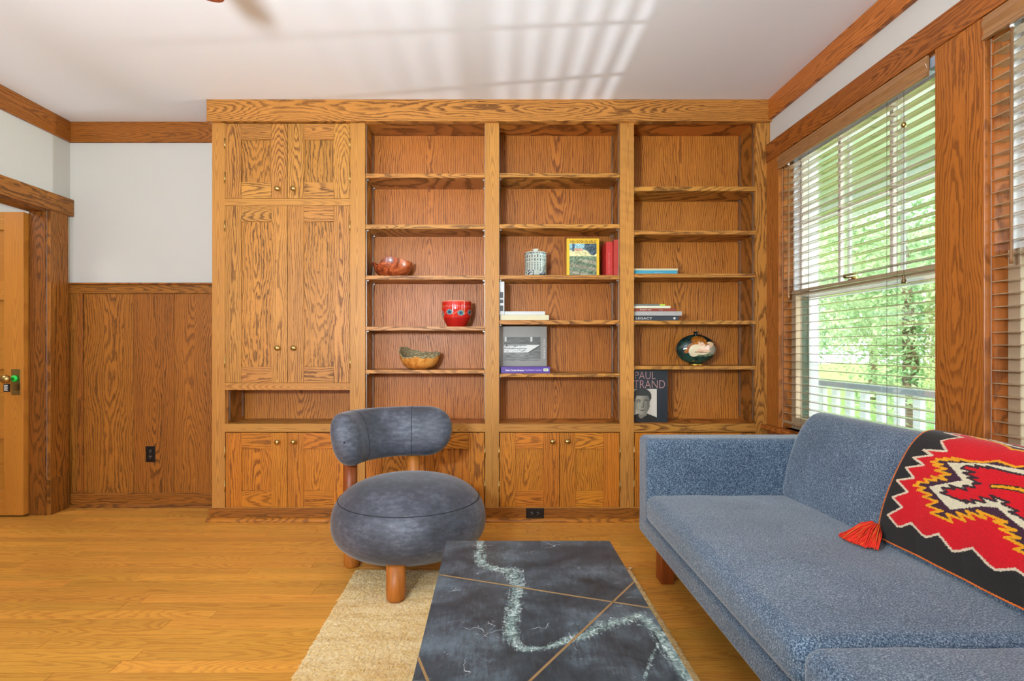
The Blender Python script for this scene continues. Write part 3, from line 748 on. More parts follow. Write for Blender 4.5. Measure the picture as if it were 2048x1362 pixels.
# portrait book, cover out, partly behind the stile
zb3 = RAILT + .0005; x0 = fx(1268) - .045; Yp = 3.67
x1 = at(1335.5, 0, Yp)[0]; hp = at(0, 740, Yp)[2] - zb3
pbk = book('face', (x0, Yp, zb3), x1 - x0, .022, hp, cover('black_cover', (38, 44, 50)), 'black book with a portrait photograph standing cover out in the right bay', None)
ROSE = plain('rose_print', (176, 132, 128), .5)
X = lambda px: at(px, 0, Yp)[0] - x0
Z = lambda py: at(0, py, Yp)[2] - zb3
text('PAUL', X(1270), X(1311), Z(758), Z(743.5), -.0006, ROSE, pbk, 'title_lettering', bold=-.012)
text('STRAND', X(1259), X(1330), Z(776.5), Z(760.5), -.0006, ROSE, pbk, 'title_lettering', bold=-.012)
def portrait(u, v):
    # plain man's head and shoulders
    c = (150, 148, 136) if u < .25 else (196, 186, 170)
    if u > .8: c = (205, 196, 182)
    e = lambda cx, cz, rx, rz_: ((u - cx) / rx) ** 2 + ((v - cz) / rz_) ** 2
    if v < .30 - abs(u - .5) * .35 : c = (34, 34, 32)
    if abs(u - .5) < .15 and v < .38 and v > .08 + abs(u - .45) * .6: c = (120, 114, 100)
    if e(.47, .76, .34, .26) < 1 and v > .52: c = (46, 48, 44)
    if e(.49, .56, .27, .36) < 1: c = mixc((158, 152, 134), (84, 82, 74), (u - .5) * 2.6 + .25)
    if v > .80 - .25 * (u - .45) ** 2 and e(.47, .78, .34, .25) < 1: c = (50, 52, 48)
    for cx in (.36, .62):
        if e(cx, .60, .08, .022) < 1: c = (70, 66, 58)
        if e(cx, .595, .025, .014) < 1: c = (190, 186, 170)
        if e(cx, .655, .10, .014) < 1: c = (58, 54, 48)
    if e(.53, .50, .02, .09) < 1 or e(.50, .44, .06, .015) < 1: c = (92, 88, 78)
    if e(.49, .345, .10, .016) < 1: c = (84, 74, 66)
    return c
picture(pbk, X(1257), X(1313.5), .006, Z(778), -.0005, 50, 60, portrait, PIC, 'portrait_picture')

# ---------------------------------------------------------------- pots, bowls, jar, vase
ZS = {1: fz(551), 2: fz(653), 3: fz(740)}
# red pot
p = at(913.5, 0, 3.73); ks = 3.73 / F
pot = empty('plant_pot', (p[0], 3.73, ZS[2]), label='glossy red ceramic pot with blue flowers on the shelf below the burl bowl', cat='pot')
def potcol(v_):
    x, y, z = v_; a = math.atan2(x, -y); c = (206, 40, 30)
    for k in range(8):
        ca = k * pi / 4 + .35; da = (a - ca + pi) % (2 * pi) - pi; u = da * .10; q = z - .092 - .006 * math.sin(k * 2)
        r = math.hypot(u, q * 1.25); ph = math.atan2(q, u)
        if r < .026 * (.62 + .38 * abs(math.cos(ph * 5))): c = (90, 150, 150) if r > .012 else (40, 70, 110)
    if abs(z - .094 - .010 * math.sin(a * 8)) < .0022 and c[0] > 150: c = (236, 120, 90)
    if abs(z - .137 - .003 * math.sin(a * 16)) < .003: c = (200, 96, 80)
    if z < .062: c = mixc(c, (170, 26, 22), .8)
    if z > .168: c = (232, 150, 120)
    return lin(c)
pr = [(0, 0), (.060, 0), (.064, .006), (.078, .03), (.090, .055), (.098, .085), (.101, .12), (.101, .15), (.099, .172), (.097, .174), (.094, .172), (.095, .12), (.088, .06), (.06, .02), (0, .018)]
def refine(pr, m):
    o = []
    for (a, b), (c, d) in zip(pr[:-1], pr[1:]):
        n = max(1, int(math.hypot(c - a, d - b) / m))
        for i in range(n): o.append((a + (c - a) * i / n, b + (d - b) * i / n))
    return o + [pr[-1]]
MB().lathe(refine(pr, .0025), 220, (0, 0, 0), colf=potcol).build('body', colmat('red_glaze', .08, .6, Coat_Weight=.5), pot)
# burl bowls
def bowl(loc, R, Hh, rimf, name_, mat, label, rimmat=None, barkin=False, ax=1.):
    b = empty('wooden_bowl', loc, label=label, cat='bowl')
    seg = 96; n = 22; v = []; f = []
    def prof(s, a):   # outside 0..1
        r = R * (.30 + .70 * math.sin(s * pi / 2) ** .9) if s > 0 else 0
        return r, Hh * (1 - math.cos(s * pi / 2)) ** .95
    rows = []
    for j in range(n + 1):
        s = j / n; rows.append([(s, 0)])
    out = MB(); inn = MB()
    def pt(u, q, inset):
        a = u * 2 * pi; rim = rimf(a); zmax = Hh * rim
        s = q
        r = (R - inset) * (.28 + .72 * math.sin(min(1, s * (.75 + .25 * rim)) * pi / 2)) if q > 0 else .0
        z_ = inset * .9 + (zmax - inset * .9) * (1 - math.cos(s * pi / 2)) ** 1.1
        return (r * math.cos(a) * ax, r * math.sin(a), z_)
    def ptb(u, q): return (0, 0, 0) if q == 0 else pt(u, q, 0)
    out.grid(lambda u, q: pt(u, max(q, 0.001), 0) if q > 0 else (0, 0, 0), seg, n, g='x', f=1)
    out.build('body', mat, b)
    inn.grid(lambda u, q: pt(u, max(q, .001), .006) if q > 0 else (0, 0, .006), seg, n, g='x', f=1)
    inn.build('inside', rimmat or mat, b)
    rm = MB(); N = 160
    pts = [(Vector(pt(i / N, 1, 0)) + Vector(pt(i / N, 1, .006))) / 2 for i in range(N + 1)]
    rm.tube(pts, .0032 if not barkin else .0052, 6); rm.build('rim', rimmat or mat, b)
    return b
def burl(name, c1, c2, c3, rough=.3):
    t = NT(name); tc = t.n('TexCoord').outputs['Object']
    n1 = t.noise(tc, 16, 5, .65, 1.5); n2 = t.noise(tc, 60, 3, .6)
    c = t.ramp(n1, [(.34, lin(c1)), (.5, lin(c2)), (.68, lin(c3))]); c = t.mix(t.ramp(n2, [(.62, 0.), (.74, .7)]), c, lin(c1))
    t.set(Base_Color=c, Roughness=rough, Coat_Weight=.3); return t.m
bx = at(785, 0, 3.73)
def rim1(a):
    # low dip at the left front, high at the centre right
    return .86 + .16 * math.cos(a + .9) * 0 + .14 * math.sin(-a * 1.0 + .1) * -.0 + (.16 * math.exp(-((((a - 4.9 + pi) % (2 * pi)) - pi) / .7) ** 2)) - (.30 * math.exp(-((((a - 4.0 + pi) % (2 * pi)) - pi) / .28) ** 2)) - (.10 * math.exp(-((((a - 5.65 + pi) % (2 * pi)) - pi) / .12) ** 2)) + .03 * math.sin(7 * a)
bowl((bx[0], 3.735, ZS[1]), .133, .118, rim1, 'b', burl('red_burl', (84, 30, 14), (164, 74, 36), (200, 112, 66)), 'reddish burl wood bowl with a notched natural rim on the top left shelf')
bx = at(839, 0, 3.73)
def rim2(a):
    return .78 + .14 * math.sin(a) + .34 * math.exp(-((((a - 2.9 + pi) % (2 * pi)) - pi) / .62) ** 2) + .05 * math.sin(3 * a + 1) + .03 * math.sin(11 * a) - .12 * math.exp(-((((a - 4.1 + pi) % (2 * pi)) - pi) / .3) ** 2)
t = NT('bark'); tc = t.n('TexCoord').outputs['Object']; nz = t.noise(t.vmul(tc, (60, 60, 200)), 1, 4, .7)
t.set(Base_Color=t.ramp(nz, [(.35, lin((92, 72, 46))), (.5, lin((150, 132, 92))), (.65, lin((200, 186, 146)))]), Roughness=.85); t.bump(nz, .8, .004)
bowl((bx[0], 3.735, ZS[3]), .137, .128, rim2, 'b', burl('honey_burl', (176, 96, 30), (214, 142, 62), (226, 166, 88), .25), 'honey coloured turned wooden bowl with a rough bark edge on the lower left shelf', rimmat=t.m, barkin=True)
# lattice jar
p = at(1071, 0, 3.72)
jar = empty('lidded_jar', (p[0], 3.72, fz(550)), label='pale celadon lidded jar with pierced lattice sides, beside the yellow art book', cat='jar')
def jarcol(v_):
    x, y, z = v_; a = math.atan2(x, -y); c = (214, 214, 196); c = mixc(c, (196, 214, 206), .5 + .5 * math.sin(a))
    q = (a / (2 * pi / 24)) % 1; k = int(a // (2 * pi / 24)) % 2
    if .095 < z < .15:
        zz = (z - .095) / .055
        if .32 < q < .68:
            if k and (.08 < zz < .42 or .58 < zz < .75): c = (36, 46, 44)
            if not k and (.2 < zz < .35 or .52 < zz < .88): c = (36, 46, 44)
    elif .042 < z <= .095:
        zz = ((z - .042) / .0106) % 1
        if abs(q - .5) < .22 * (1 - zz) and zz < .75: c = (66, 80, 78)
    elif .008 < z <= .040:
        w = VN(a * 9 + 30, z * 190)
        if abs(math.sin(a * 2.5)) > .55 and w > .52: c = (40, 52, 92)
    if .15 <= z < .158 and VN(a * 30 + 50, 3) > .5: c = (70, 84, 104)
    if z <= .008: c = (150, 164, 150)
    return lin(tuple(k * .86 for k in c))
pr = [(0, 0), (.064, 0), (.070, .005), (.0735, .012), (.0735, .150), (.075, .152), (.075, .158), (.071, .161)]
MB().lathe(refine(pr, .0014), 240, colf=jarcol).build('body', colmat('celadon_glaze', .12, .6), jar)
ld = MB().lathe([(.0715, .1612), (.068, .166), (.04, .169), (.018, .171), (.016, .176), (.0165, .181), (.024, .184), (.024, .188), (.018, .191), (0, .191)], 64).build('lid', plain('celadon_lid', (214, 214, 196), .15, vary=.1, scale=40), jar)
# round vase
p = at(1391.5, 0, 3.72)
vs = empty('round_vase', (p[0], 3.72, fz(732)), label='dark green flattened round vase painted with a long haired woman, in the right bay', cat='vase')
RX, RZ, RY = .133, .099, .07; zc_ = .010 + RZ
def vcol(u, v):      # u,v in -1..1 over the front
    n = VN(u * 9 + 20, v * 9 + 20)
    c = mixc((12, 30, 34), (34, 74, 60), n + (-v) * .3)
    e = lambda cx, cz, rx, rz_, an=0: (((u - cx) * math.cos(an) + (v - cz) * math.sin(an)) / rx) ** 2 + ((-(u - cx) * math.sin(an) + (v - cz) * math.cos(an)) / rz_) ** 2
    if e(.22, -.22, .72, .26) < 1: c = mixc((88, 104, 72), (150, 150, 124), n)
    if e(.72, -.02, .24, .30) < 1: c = (160, 156, 140)
    hair = mixc((120, 62, 14), (190, 116, 36), VN(u * 22, v * 12))
    if e(.0, .62, .36, .26) < 1 or e(-.32, .24, .17, .62, -.62) < 1: c = hair
    if e(.02, -.02, .50, .34, -.25) < 1 and u > -.5: c = (232, 214, 180)
    if e(-.25, -.12, .26, .38) < 1: c = (230, 212, 176)
    if e(.15, .42, .20, .25) < 1: c = (238, 196, 164)
    if e(.14, .61, .26, .13, -.1) < 1: c = hair
    if e(.32, .42, .09, .24, .5) < 1 and u > .25: c = hair
    if e(.48, .18, .38, .12, .55) < 1: c = (236, 190, 158)
    if e(.22, -.08, .36, .12, -.1) < 1: c = (232, 182, 150)
    if e(.62, .40, .20, .09, -.2) < 1: c = (238, 204, 156)
    if e(.10, -.20, .36, .035, -.05) < 1: c = (150, 96, 60)
    if e(.06, .46, .035, .02) < 1 or e(.22, .46, .035, .02) < 1: c = (110, 64, 44)
    if e(.16, .31, .045, .018) < 1: c = (196, 92, 78)
    return c
m = MB()
def vp(a, b):
    th = a * 2 * pi; ph = b * pi
    return (RX * math.sin(ph) * math.sin(th), -RY * math.sin(ph) * math.cos(th), zc_ - RZ * math.cos(ph))
def vc(a, b):
    x, y, z = vp(a, b)
    return lin(vcol(x / RX, (z - zc_) / RZ)) if y < 0 else lin((16, 34, 36))
m.grid(vp, 200, 110, colf=vc); m.build('body', colmat('vase_glaze', .1, .6, Coat_Weight=.4), vs)
MB().lathe([(0, 0), (.052, 0), (.054, .003), (.052, .009), (.04, .014)], 40).build('foot_ring', plain('gold_foot', (206, 160, 70), .25, .9), vs)
MB().lathe([(.02, 0), (.012, .008), (.011, .014), (.021, .021), (.023, .023), (.018, .023), (.010, .017), (0, .016)], 32, (0, 0, zc_ + RZ - .004)).build('neck', plain('dark_neck', (14, 24, 24), .15), vs)

# ---------------------------------------------------------------- armchair
RUGZ = .014
ch = empty('armchair', (-.425, 2.78, RUGZ), label='low blue grey nubuck armchair with a round seat and a curved bolster backrest', cat='armchair')
def sring(r, z): return r, z
SR, z0_, z1_ = .383, .098, .452
zm = .262
pr = []
for i in range(49):
    a = -pi / 2 + pi * i / 48
    ca, sa = math.cos(a), math.sin(a)
    r = SR * abs(ca) ** (.62 if sa < 0 else .70); hh = (zm - z0_) if sa < 0 else (z1_ + .02 - zm)
    zz = zm + hh * math.copysign(abs(sa) ** (.86 if sa < 0 else .9), sa)
    pr.append((max(0, r), zz))
MB().lathe(pr, 96).build('seat', M['leather'], ch)
zs = .372
def rad_at(z):
    for (a, b), (c, d) in zip(pr[:-1], pr[1:]):
        if b <= z <= d: return a + (c - a) * (z - b) / (d - b)
    return 0
rs = rad_at(zs)
sm = MB().tube([((rs + .0005) * math.cos(2 * pi * i / 120), (rs + .0005) * math.sin(2 * pi * i / 120), zs) for i in range(121)], .0024, 6)
sm.build('seam', M['leather_seam'], ch)
# backrest
a0, a1 = math.radians(55), math.radians(194); AR = .318; n = 60
m = MB(); v = []; zc2 = .655
ring = 40
v = []; f = []
for i in range(n + 1):
    s = .5 - .5 * math.cos(pi * i / n); a = a0 + (a1 - a0) * s
    e0 = min(s / .20, (1 - s) / .14)
    k = math.sqrt(max(0, 1 - (1 - min(1, e0)) ** 2.2)) if e0 < 1 else 1
    k = max(k, .02)
    cx, cy = AR * math.cos(a), AR * math.sin(a); nx, ny = math.cos(a), math.sin(a)
    lean = .16
    for j in range(ring):
        b = 2 * pi * j / ring; ex = .82
        u = math.copysign(abs(math.cos(b)) ** ex, math.cos(b)) * .078 * k; w2 = math.copysign(abs(math.sin(b)) ** ex, math.sin(b)) * .134 * k ** (1.0 if s < .5 else .85)
        u += lean * w2
        v.append((cx + nx * u, cy + ny * u, zc2 + w2))
for i in range(n):
    for j in range(ring): f.append((i * ring + j, i * ring + (j + 1) % ring, (i + 1) * ring + (j + 1) % ring, (i + 1) * ring + j))
f.append(tuple(range(ring))); f.append(tuple(range(n * ring, (n + 1) * ring))[::-1])
m.add(v, f, smooth=True); bk = m.build('backrest', M['leather'], ch)
for s in (.30, .76):
    i = int(math.acos(1 - 2 * s) / pi * n); pts = [v[i * ring + j] for j in range(ring)] + [v[i * ring]]
    MB().tube(pts, .0018, 5).build('seam', M['leather_seam'], bk)
for ang in (-92, -15, 164, 95):
    a = math.radians(ang); r = .325
    z_top = .125 if ang in (-92, -15) else .14
    m = MB().lathe([(.036, 0), (.041, .006), (.043, .02), (.043, z_top + .03)], 32, (r * math.cos(a), r * math.sin(a), 0 if ang in (-92, -15) else -RUGZ * (ang != -15)), g='z', f=.2)
    m.build('leg', M['walnut'], ch)
for ang in (164, 95):
    a = math.radians(ang); r = .335
    MB().lathe([(.036, .14), (.036, .58)], 28, (r * math.cos(a), r * math.sin(a), 0), g='z', f=.2).build('back_post', M['teak'] if ang == 164 else M['walnut'], ch)

# ---------------------------------------------------------------- rug
rg = MB(); NX, NY = 230, 420
cor = [(-.665, .25), (.712, .25), (.694, 2.80), (-.702, 2.80)]
def rugp(u, v):
    x0 = cor[0][0] * (1 - v) + cor[3][0] * v; x1 = cor[1][0] * (1 - v) + cor[2][0] * v
    y = .25 + 2.55 * v
    x = x0 + (x1 - x0) * u
    e = min(u, 1 - u, v, 1 - v)
    jx = random.gauss(0, .0012) if e > .002 else random.gauss(0, .0035)
    edge = min(min(u, 1 - u) * 1.39, min(v, 1 - v) * 2.55)
    h_ = .013 * min(1, (edge / .008 + .15)) + random.uniform(-.0035, .0015) if edge > .0001 else .001
    return (x + jx, y + (random.gauss(0, .0012) if e > .002 else random.gauss(0, .003)), max(.001, h_ + .001 * math.sin(y * 40)))
rg.grid(rugp, NX, NY, smooth=False)
rugo = tag(rg.build('rug', M['rug']), 'golden beige wool pile rug under the stone coffee table', 'rug')
m = MB(); q = cor[2]
for i in range(16):
    a = random.uniform(.6, 2.4)
    m.tube([(q[0] - .006, q[1] - .004, .012), (q[0] - .004 + .014 * math.cos(a), q[1] + .012 * math.sin(a), .016), (q[0] + .028 * math.cos(a), q[1] + .026 * math.sin(a), .006)], .0013, 4)
m.build('corner_fringe', plain('cream_yarn', (232, 214, 176), .9), rugo)

# ---------------------------------------------------------------- coffee table
TZ = .40; dzt = CH - TZ
def tp(px, py): Y = F * dzt / (py - 695); return ((px - 988) / F * Y, Y)
tx0, tx1, ty0, ty1 = -.180, .439, .88, 2.098
ct = empty('coffee_table', ((tx0 + tx1) / 2, (ty0 + ty1) / 2, RUGZ), label='coffee table with a dark veined stone top and thin brass inlay lines', cat='coffee table')
ccx, ccy = (tx0 + tx1) / 2, (ty0 + ty1) / 2
Q = lambda x, y: tp(820 + x / 3.413, 1060 + y / 3.413)
vein = [Q(*a[:2]) + (a[2] / 3.413 / F * 1.55,) for a in [(480, 75, 60), (470, 160, 75), (490, 230, 75), (580, 265, 70), (700, 280, 110), (730, 380, 85), (715, 500, 75), (690, 620, 75), (690, 740, 75), (760, 810, 50), (900, 810, 35), (1010, 775, 45), (1200, 715, 60), (1330, 650, 75), (1430, 625, 75), (1580, 580, 60), (1680, 680, 60), (1760, 800, 80), (1840, 900, 90), (1920, 1020, 90)]]
vein2 = [Q(*a) for a in [(1600, 1031), (1635, 900), (1690, 790), (1700, 720), (1640, 660), (1560, 650)]]
def segd(P, a, b):
    a = np.array(a[:2]); b = np.array(b[:2]); ab = b - a; tt = np.clip(((P - a) @ ab) / (ab @ ab), 0, 1)
    return np.hypot(*(P - a - tt[:, None] * ab).T), tt
nu, nv_ = 150, 290
us = np.linspace(tx0, tx1, nu + 1); vs_ = np.linspace(ty0, ty1, nv_ + 1)
P = np.array([(x, y) for x in us for y in vs_])
vm = np.zeros(len(P))
for a, b in zip(vein[:-1], vein[1:]):
    d, tt = segd(P, a, b); ww = (a[2] * (1 - tt) + b[2] * tt) * .5
    vm = np.maximum(vm, np.clip(1.25 - d / (ww * 1.7), 0, 1))
for a, b in zip(vein2[:-1], vein2[1:]):
    d, tt = segd(P, a, b); vm = np.maximum(vm, .75 * np.clip(1.2 - d / .006, 0, 1))
top = MB(); th = .022
idx = {}
verts = [(x - ccx, y - ccy, TZ - RUGZ) for x, y in P]; ntop = len(verts)
faces = [(i * (nv_ + 1) + j, (i + 1) * (nv_ + 1) + j, (i + 1) * (nv_ + 1) + j + 1, i * (nv_ + 1) + j + 1) for i in range(nu) for j in range(nv_)]
hx, hy = (tx1 - tx0) / 2, (ty1 - ty0) / 2; zt_ = TZ - RUGZ; zb_ = zt_ - th
verts += [(-hx, -hy, zt_), (hx, -hy, zt_), (hx, hy, zt_), (-hx, hy, zt_), (-hx, -hy, zb_), (hx, -hy, zb_), (hx, hy, zb_), (-hx, hy, zb_)]
k = ntop; faces += [(k, k + 4, k + 5, k + 1), (k + 1, k + 5, k + 6, k + 2), (k + 2, k + 6, k + 7, k + 3), (k + 3, k + 7, k + 4, k), (k + 7, k + 6, k + 5, k + 4)]
t = NT('dark_veined_stone'); tc = t.n('TexCoord').outputs['Object']
va = t.n('Attribute', attribute_name='vein').outputs['Fac']
st_ = t.n('Mapping', i0=tc); st_.inputs['Rotation'].default_value = (0, 0, -.65); st_.inputs['Scale'].default_value = (38, 7, 10)
streak = t.noise(st_.outputs[0], 3., 5, .7, .6); cloud = t.noise(tc, 7, 5, .65, .4); spk = t.noise(tc, 55, 5, .75, 1.2)
base = t.ramp(t.math('ADD', t.math('MULTIPLY', cloud, .7), t.math('MULTIPLY', streak, .3)), [(.35, lin((24, 34, 39))), (.5, lin((54, 66, 74))), (.66, lin((94, 109, 118)))])
br = t.math('ADD', t.math('MULTIPLY', streak, .5), t.math('MULTIPLY', spk, .5))
vmask = t.ramp(t.math('ADD', t.math('MULTIPLY', va, .42), t.math('MULTIPLY', t.math('SUBTRACT', br, .5), 2.2)), [(.16, 0.), (.34, .5), (.6, 1.)])
vmask = t.math('MULTIPLY', vmask, t.ramp(va, [(0., 0.), (.25, 1.)]))
vcolr = t.ramp(spk, [(.4, lin((96, 128, 122))), (.55, lin((160, 182, 178))), (.68, lin((226, 232, 234)))])
# fine scratches and flecks
vo = t.n('TexVoronoi', feature='DISTANCE_TO_EDGE'); t.put(vo.inputs['Vector'], t.n('VectorMath', operation='ADD', i0=tc, i1=t.vmul(t.noise(tc, 5, 4, .6, out=1), (.35, .35, .1))).outputs[0]); vo.inputs['Scale'].default_value = 5.
scr = t.math('MULTIPLY', t.ramp(vo.outputs[0], [(0., 1.), (.010, 0.)]), t.ramp(t.noise(tc, 9, 3, .6), [(.56, 0.), (.64, .9)]))
fl_ = t.math('MULTIPLY', t.ramp(t.noise(t.vmul(tc, (1, 1, 1)), 70, 2, .5, 2.), [(.70, 0.), (.74, .8)]), t.ramp(cloud, [(.48, 0.), (.6, 1.)]))
c = t.mix(vmask, base, vcolr); c = t.mix(t.math('MAXIMUM', scr, fl_), c, lin((190, 200, 204)))
t.set(Base_Color=c, Roughness=.32, Specular_IOR_Level=.5); t.bump(spk, .04, .001); M['stone'] = t.m
top.add(verts, faces, smooth=False)
to = top.build('tabletop', M['stone'], ct, extra={'vein': np.r_[vm, np.zeros(8)]})
M['bronze'] = plain('brushed_brass', (176, 146, 100), .45, .6, vary=.12, scale=60)
for (A, B_) in (((877, 1149), (1302, 1216)), ((1272, 1160), (1045, 1376)), ((835, 1312), (868, 1392))):
    a, b = Vector(tp(*A)), Vector(tp(*B_)); 
    if A[0] == 877: a = a + (a - b).normalized() * .002
    if A[0] == 1272 or A[0] == 835: b = b + (b - a) * 1.2
    if b.y < ty0: b = a + (b - a) * ((a.y - ty0) / (a.y - b.y))
    if b.x < tx0 : b = a + (b - a) * ((a.x - tx0) / (a.x - b.x))
    if b.x > tx1: b = a + (b - a) * ((tx1 - a.x) / (b.x - a.x))
    if a.x > tx1: a = b + (a - b) * ((tx1 - b.x) / (a.x - b.x))
    if a.x < tx0: a = b + (a - b) * ((tx0 - b.x) / (a.x - b.x))
    n_ = (b - a).normalized(); n_ = Vector((-n_.y, n_.x)) * .0032
    MB().quadprism([(p_.x - ccx, p_.y - ccy) for p_ in (a - n_, b - n_, b + n_, a + n_)], zt_ - .003, zt_ + .0006).build('brass_inlay', M['bronze'], to)
bm = MB()
for sx in (-1, 1):
    for sy in (-1, 1):
        x_, y_ = sx * (hx - .10), sy * (hy - .16)
        MB().box(x_ - .025, x_ + .025, y_ - .025, y_ + .025, 0, zb_).build('leg', M['bronze'], ct, bevel=.003)

# ---------------------------------------------------------------- sofa
sf = empty('sofa', (1.24, 1.4, 0), label='long blue grey chenille sofa standing under the windows', cat='sofa')
sf.location = (0, 0, 0)
def rbox(x0, x1, y0, y1, z0, z1, r, n=22, crown=0., sag=0., pinch=0., noise=0.):
    """rounded cushion block with a crowned top"""
    c = Vector(((x0 + x1) / 2, (y0 + y1) / 2, (z0 + z1) / 2)); h = Vector(((x1 - x0) / 2, (y1 - y0) / 2, (z1 - z0) / 2))
    def ts(hh):
        e = min(.999, r / hh); a = [-1 + e * i / 7 for i in range(8)]; mid = [(-1 + e) + (2 - 2 * e) * i / n for i in range(1, n)]; return a + mid + [-q for q in a[::-1]]
    v = []; f = []; T = [ts(h[i]) for i in range(3)]
    for ax in range(3):
        b_, c_ = (ax + 1) % 3, (ax + 2) % 3
        for s in (-1, 1):
            base = len(v)
            for p_ in T[b_]:
                for q in T[c_]:
                    P_ = Vector((0, 0, 0)); P_[ax] = s * h[ax]; P_[b_] = p_ * h[b_]; P_[c_] = q * h[c_]
                    I_ = Vector([max(-(h[k] - r), min(h[k] - r, P_[k])) for k in range(3)])
                    d = P_ - I_; d = d.normalized() * r if d.length > 1e-9 else d
                    W = I_ + d
                    u1, u2 = W.x / h.x, W.y / h.y
                    if crown: W.z += crown * max(0, 1 - abs(u1) ** 2.6) * max(0, 1 - abs(u2) ** 4) * (W.z / h.z)
                    if noise: W.z += noise * (VN(W.x * 6 + 30, W.y * 6 + 30) - .5) * (1 if W.z > 0 else 0)
                    v.append(tuple(W + c))
            nb, nc = len(T[b_]), len(T[c_])
            for i in range(nb - 1):
                for j in range(nc - 1):
                    q = (base + i * nc + j, base + (i + 1) * nc + j, base + (i + 1) * nc + j + 1, base + i * nc + j + 1)
                    f.append(q if s > 0 else q[::-1])
    return v, f
def cush(name, parent, mat, *a, **k):
    m = MB(); v, f = rbox(*a, **k); m.add(v, f, smooth=True)
    o = m.build(name, mat, parent)
    md = o.modifiers.new('weld', 'WELD'); md.merge_threshold = .0002
    return o
SX0, SX1 = .755, 1.70
cush('base', sf, M['sofa'], SX0 + .01, SX1, -.10, 2.925, .165, .262, .022)
cush('arm', sf, M['sofa'], SX0 + .012, SX1 + .01, 2.765, 2.935, .17, .676, .03)
cush('back_frame', sf, M['sofa'], 1.60, SX1 + .015, -.10, 2.93, .17, .62, .03)
cush('seat_cushion', sf, M['sofa'], SX0 - .002, 1.56, 1.372, 2.762, .264, .402, .045, crown=.022, noise=.008)
cush('seat_cushion', sf, M['sofa'], SX0 - .006, 1.56, -.10, 1.366, .264, .408, .048, crown=.026, noise=.008)
# back cushion profile
BP = [(1.435, .40), (1.438, .47), (1.455, .56), (1.49, .67), (1.53, .75), (1.57, .80), (1.612, .815), (1.65, .805), (1.685, .77), (1.705, .71), (1.705, .60), (1.69, .48), (1.66, .415), (1.55, .405)]
def spl(P_, n_=8, closed=False):
    P_ = np.array(P_); o = []
    if closed: Qq = np.vstack([P_[-1], P_, P_[:2]]); m_ = len(P_)
    else: Qq = np.vstack([2 * P_[0] - P_[1], P_, 2 * P_[-1] - P_[-2]]); m_ = len(P_) - 1
    for i in range(1, m_ + 1):
        a, b, c, d = Qq[i - 1:i + 3]
        for k_ in range(n_):
            t_ = k_ / n_; o.append(.5 * ((2 * b) + (-a + c) * t_ + (2 * a - 5 * b + 4 * c - d) * t_ ** 2 + (-a + 3 * b - 3 * c + d) * t_ ** 3))
    if not closed: o.append(P_[-1])
    return np.array(o)
def backc(y0, y1):
    pf = spl(BP, 6, True); cen = np.array([1.57, .58]); N = len(pf); v = []; f = []
    ys_ = [y0 + .06 * (1 - math.cos(q * pi / 2 / 8)) for q in range(9)] + list(np.linspace(y0 + .06, y1 - .06, 24))[1:-1] + [y1 - .06 * (1 - math.cos(q * pi / 2 / 8)) for q in range(8, -1, -1)]
    for y_ in ys_:
        e = min(y_ - y0, y1 - y_) / .06; k_ = 1 if e >= 1 else .72 + .28 * math.sqrt(max(0, 1 - (1 - e) ** 2))
        for p_ in pf:
            w = cen + (p_ - cen) * k_
            w = w + (p_ - cen) * .012 * (VN(y_ * 5 + 9, p_[1] * 9 + 4) - .5)
            v.append((w[0], y_, w[1]))
    n_ = len(ys_)
    for i in range(n_ - 1):
        for j in range(N): f.append((i * N + j, i * N + (j + 1) % N, (i + 1) * N + (j + 1) % N, (i + 1) * N + j))
    f.append(tuple(range(N))[::-1]); f.append(tuple(range((n_ - 1) * N, n_ * N)))
    MB().add(v, f, smooth=True).build('back_cushion', M['sofa'], sf)
backc(1.375, 2.77); backc(-.09, 1.37)
for x_ in (.80, 1.60):
    for y_ in (2.64, -.02): MB().box(x_, x_ + .06, y_, y_ + .09, 0, .17, g='z', f=.2).build('leg', M['teak'], sf, bevel=.003)

# ---------------------------------------------------------------- woven blanket over the back
DP = [(1.415, .440), (1.424, .50), (1.446, .58), (1.483, .68), (1.523, .762), (1.567, .811), (1.61, .828), (1.655, .82), (1.697, .78), (1.718, .72), (1.722, .60)]
DS = spl(DP, 24); DL = np.r_[0, np.cumsum(np.hypot(*(DS[1:] - DS[:-1]).T))]
BORD = [(0.04, .45), (0.12, 0.385), (0.155, 0.363), (0.062, 0.349), (0.114, 0.337), (0.04, 0.313), (0.099, 0.296), (0.032, 0.271), (0.085, 0.243), (0.018, 0.218), (0.086, 0.189), (0.029, 0.154), (0.087, 0.132), (0.032, 0.088), (0.088, 0.063), (0.107, 0.069), (0.14, 0.092), (0.194, 0.071), (0.217, 0.069), (0.259, 0.095), (0.318, 0.063), (0.341, 0.071), (0.384, 0.097), (0.441, 0.072), (0.468, 0.066), (0.52, 0.09), (.62, .07)]
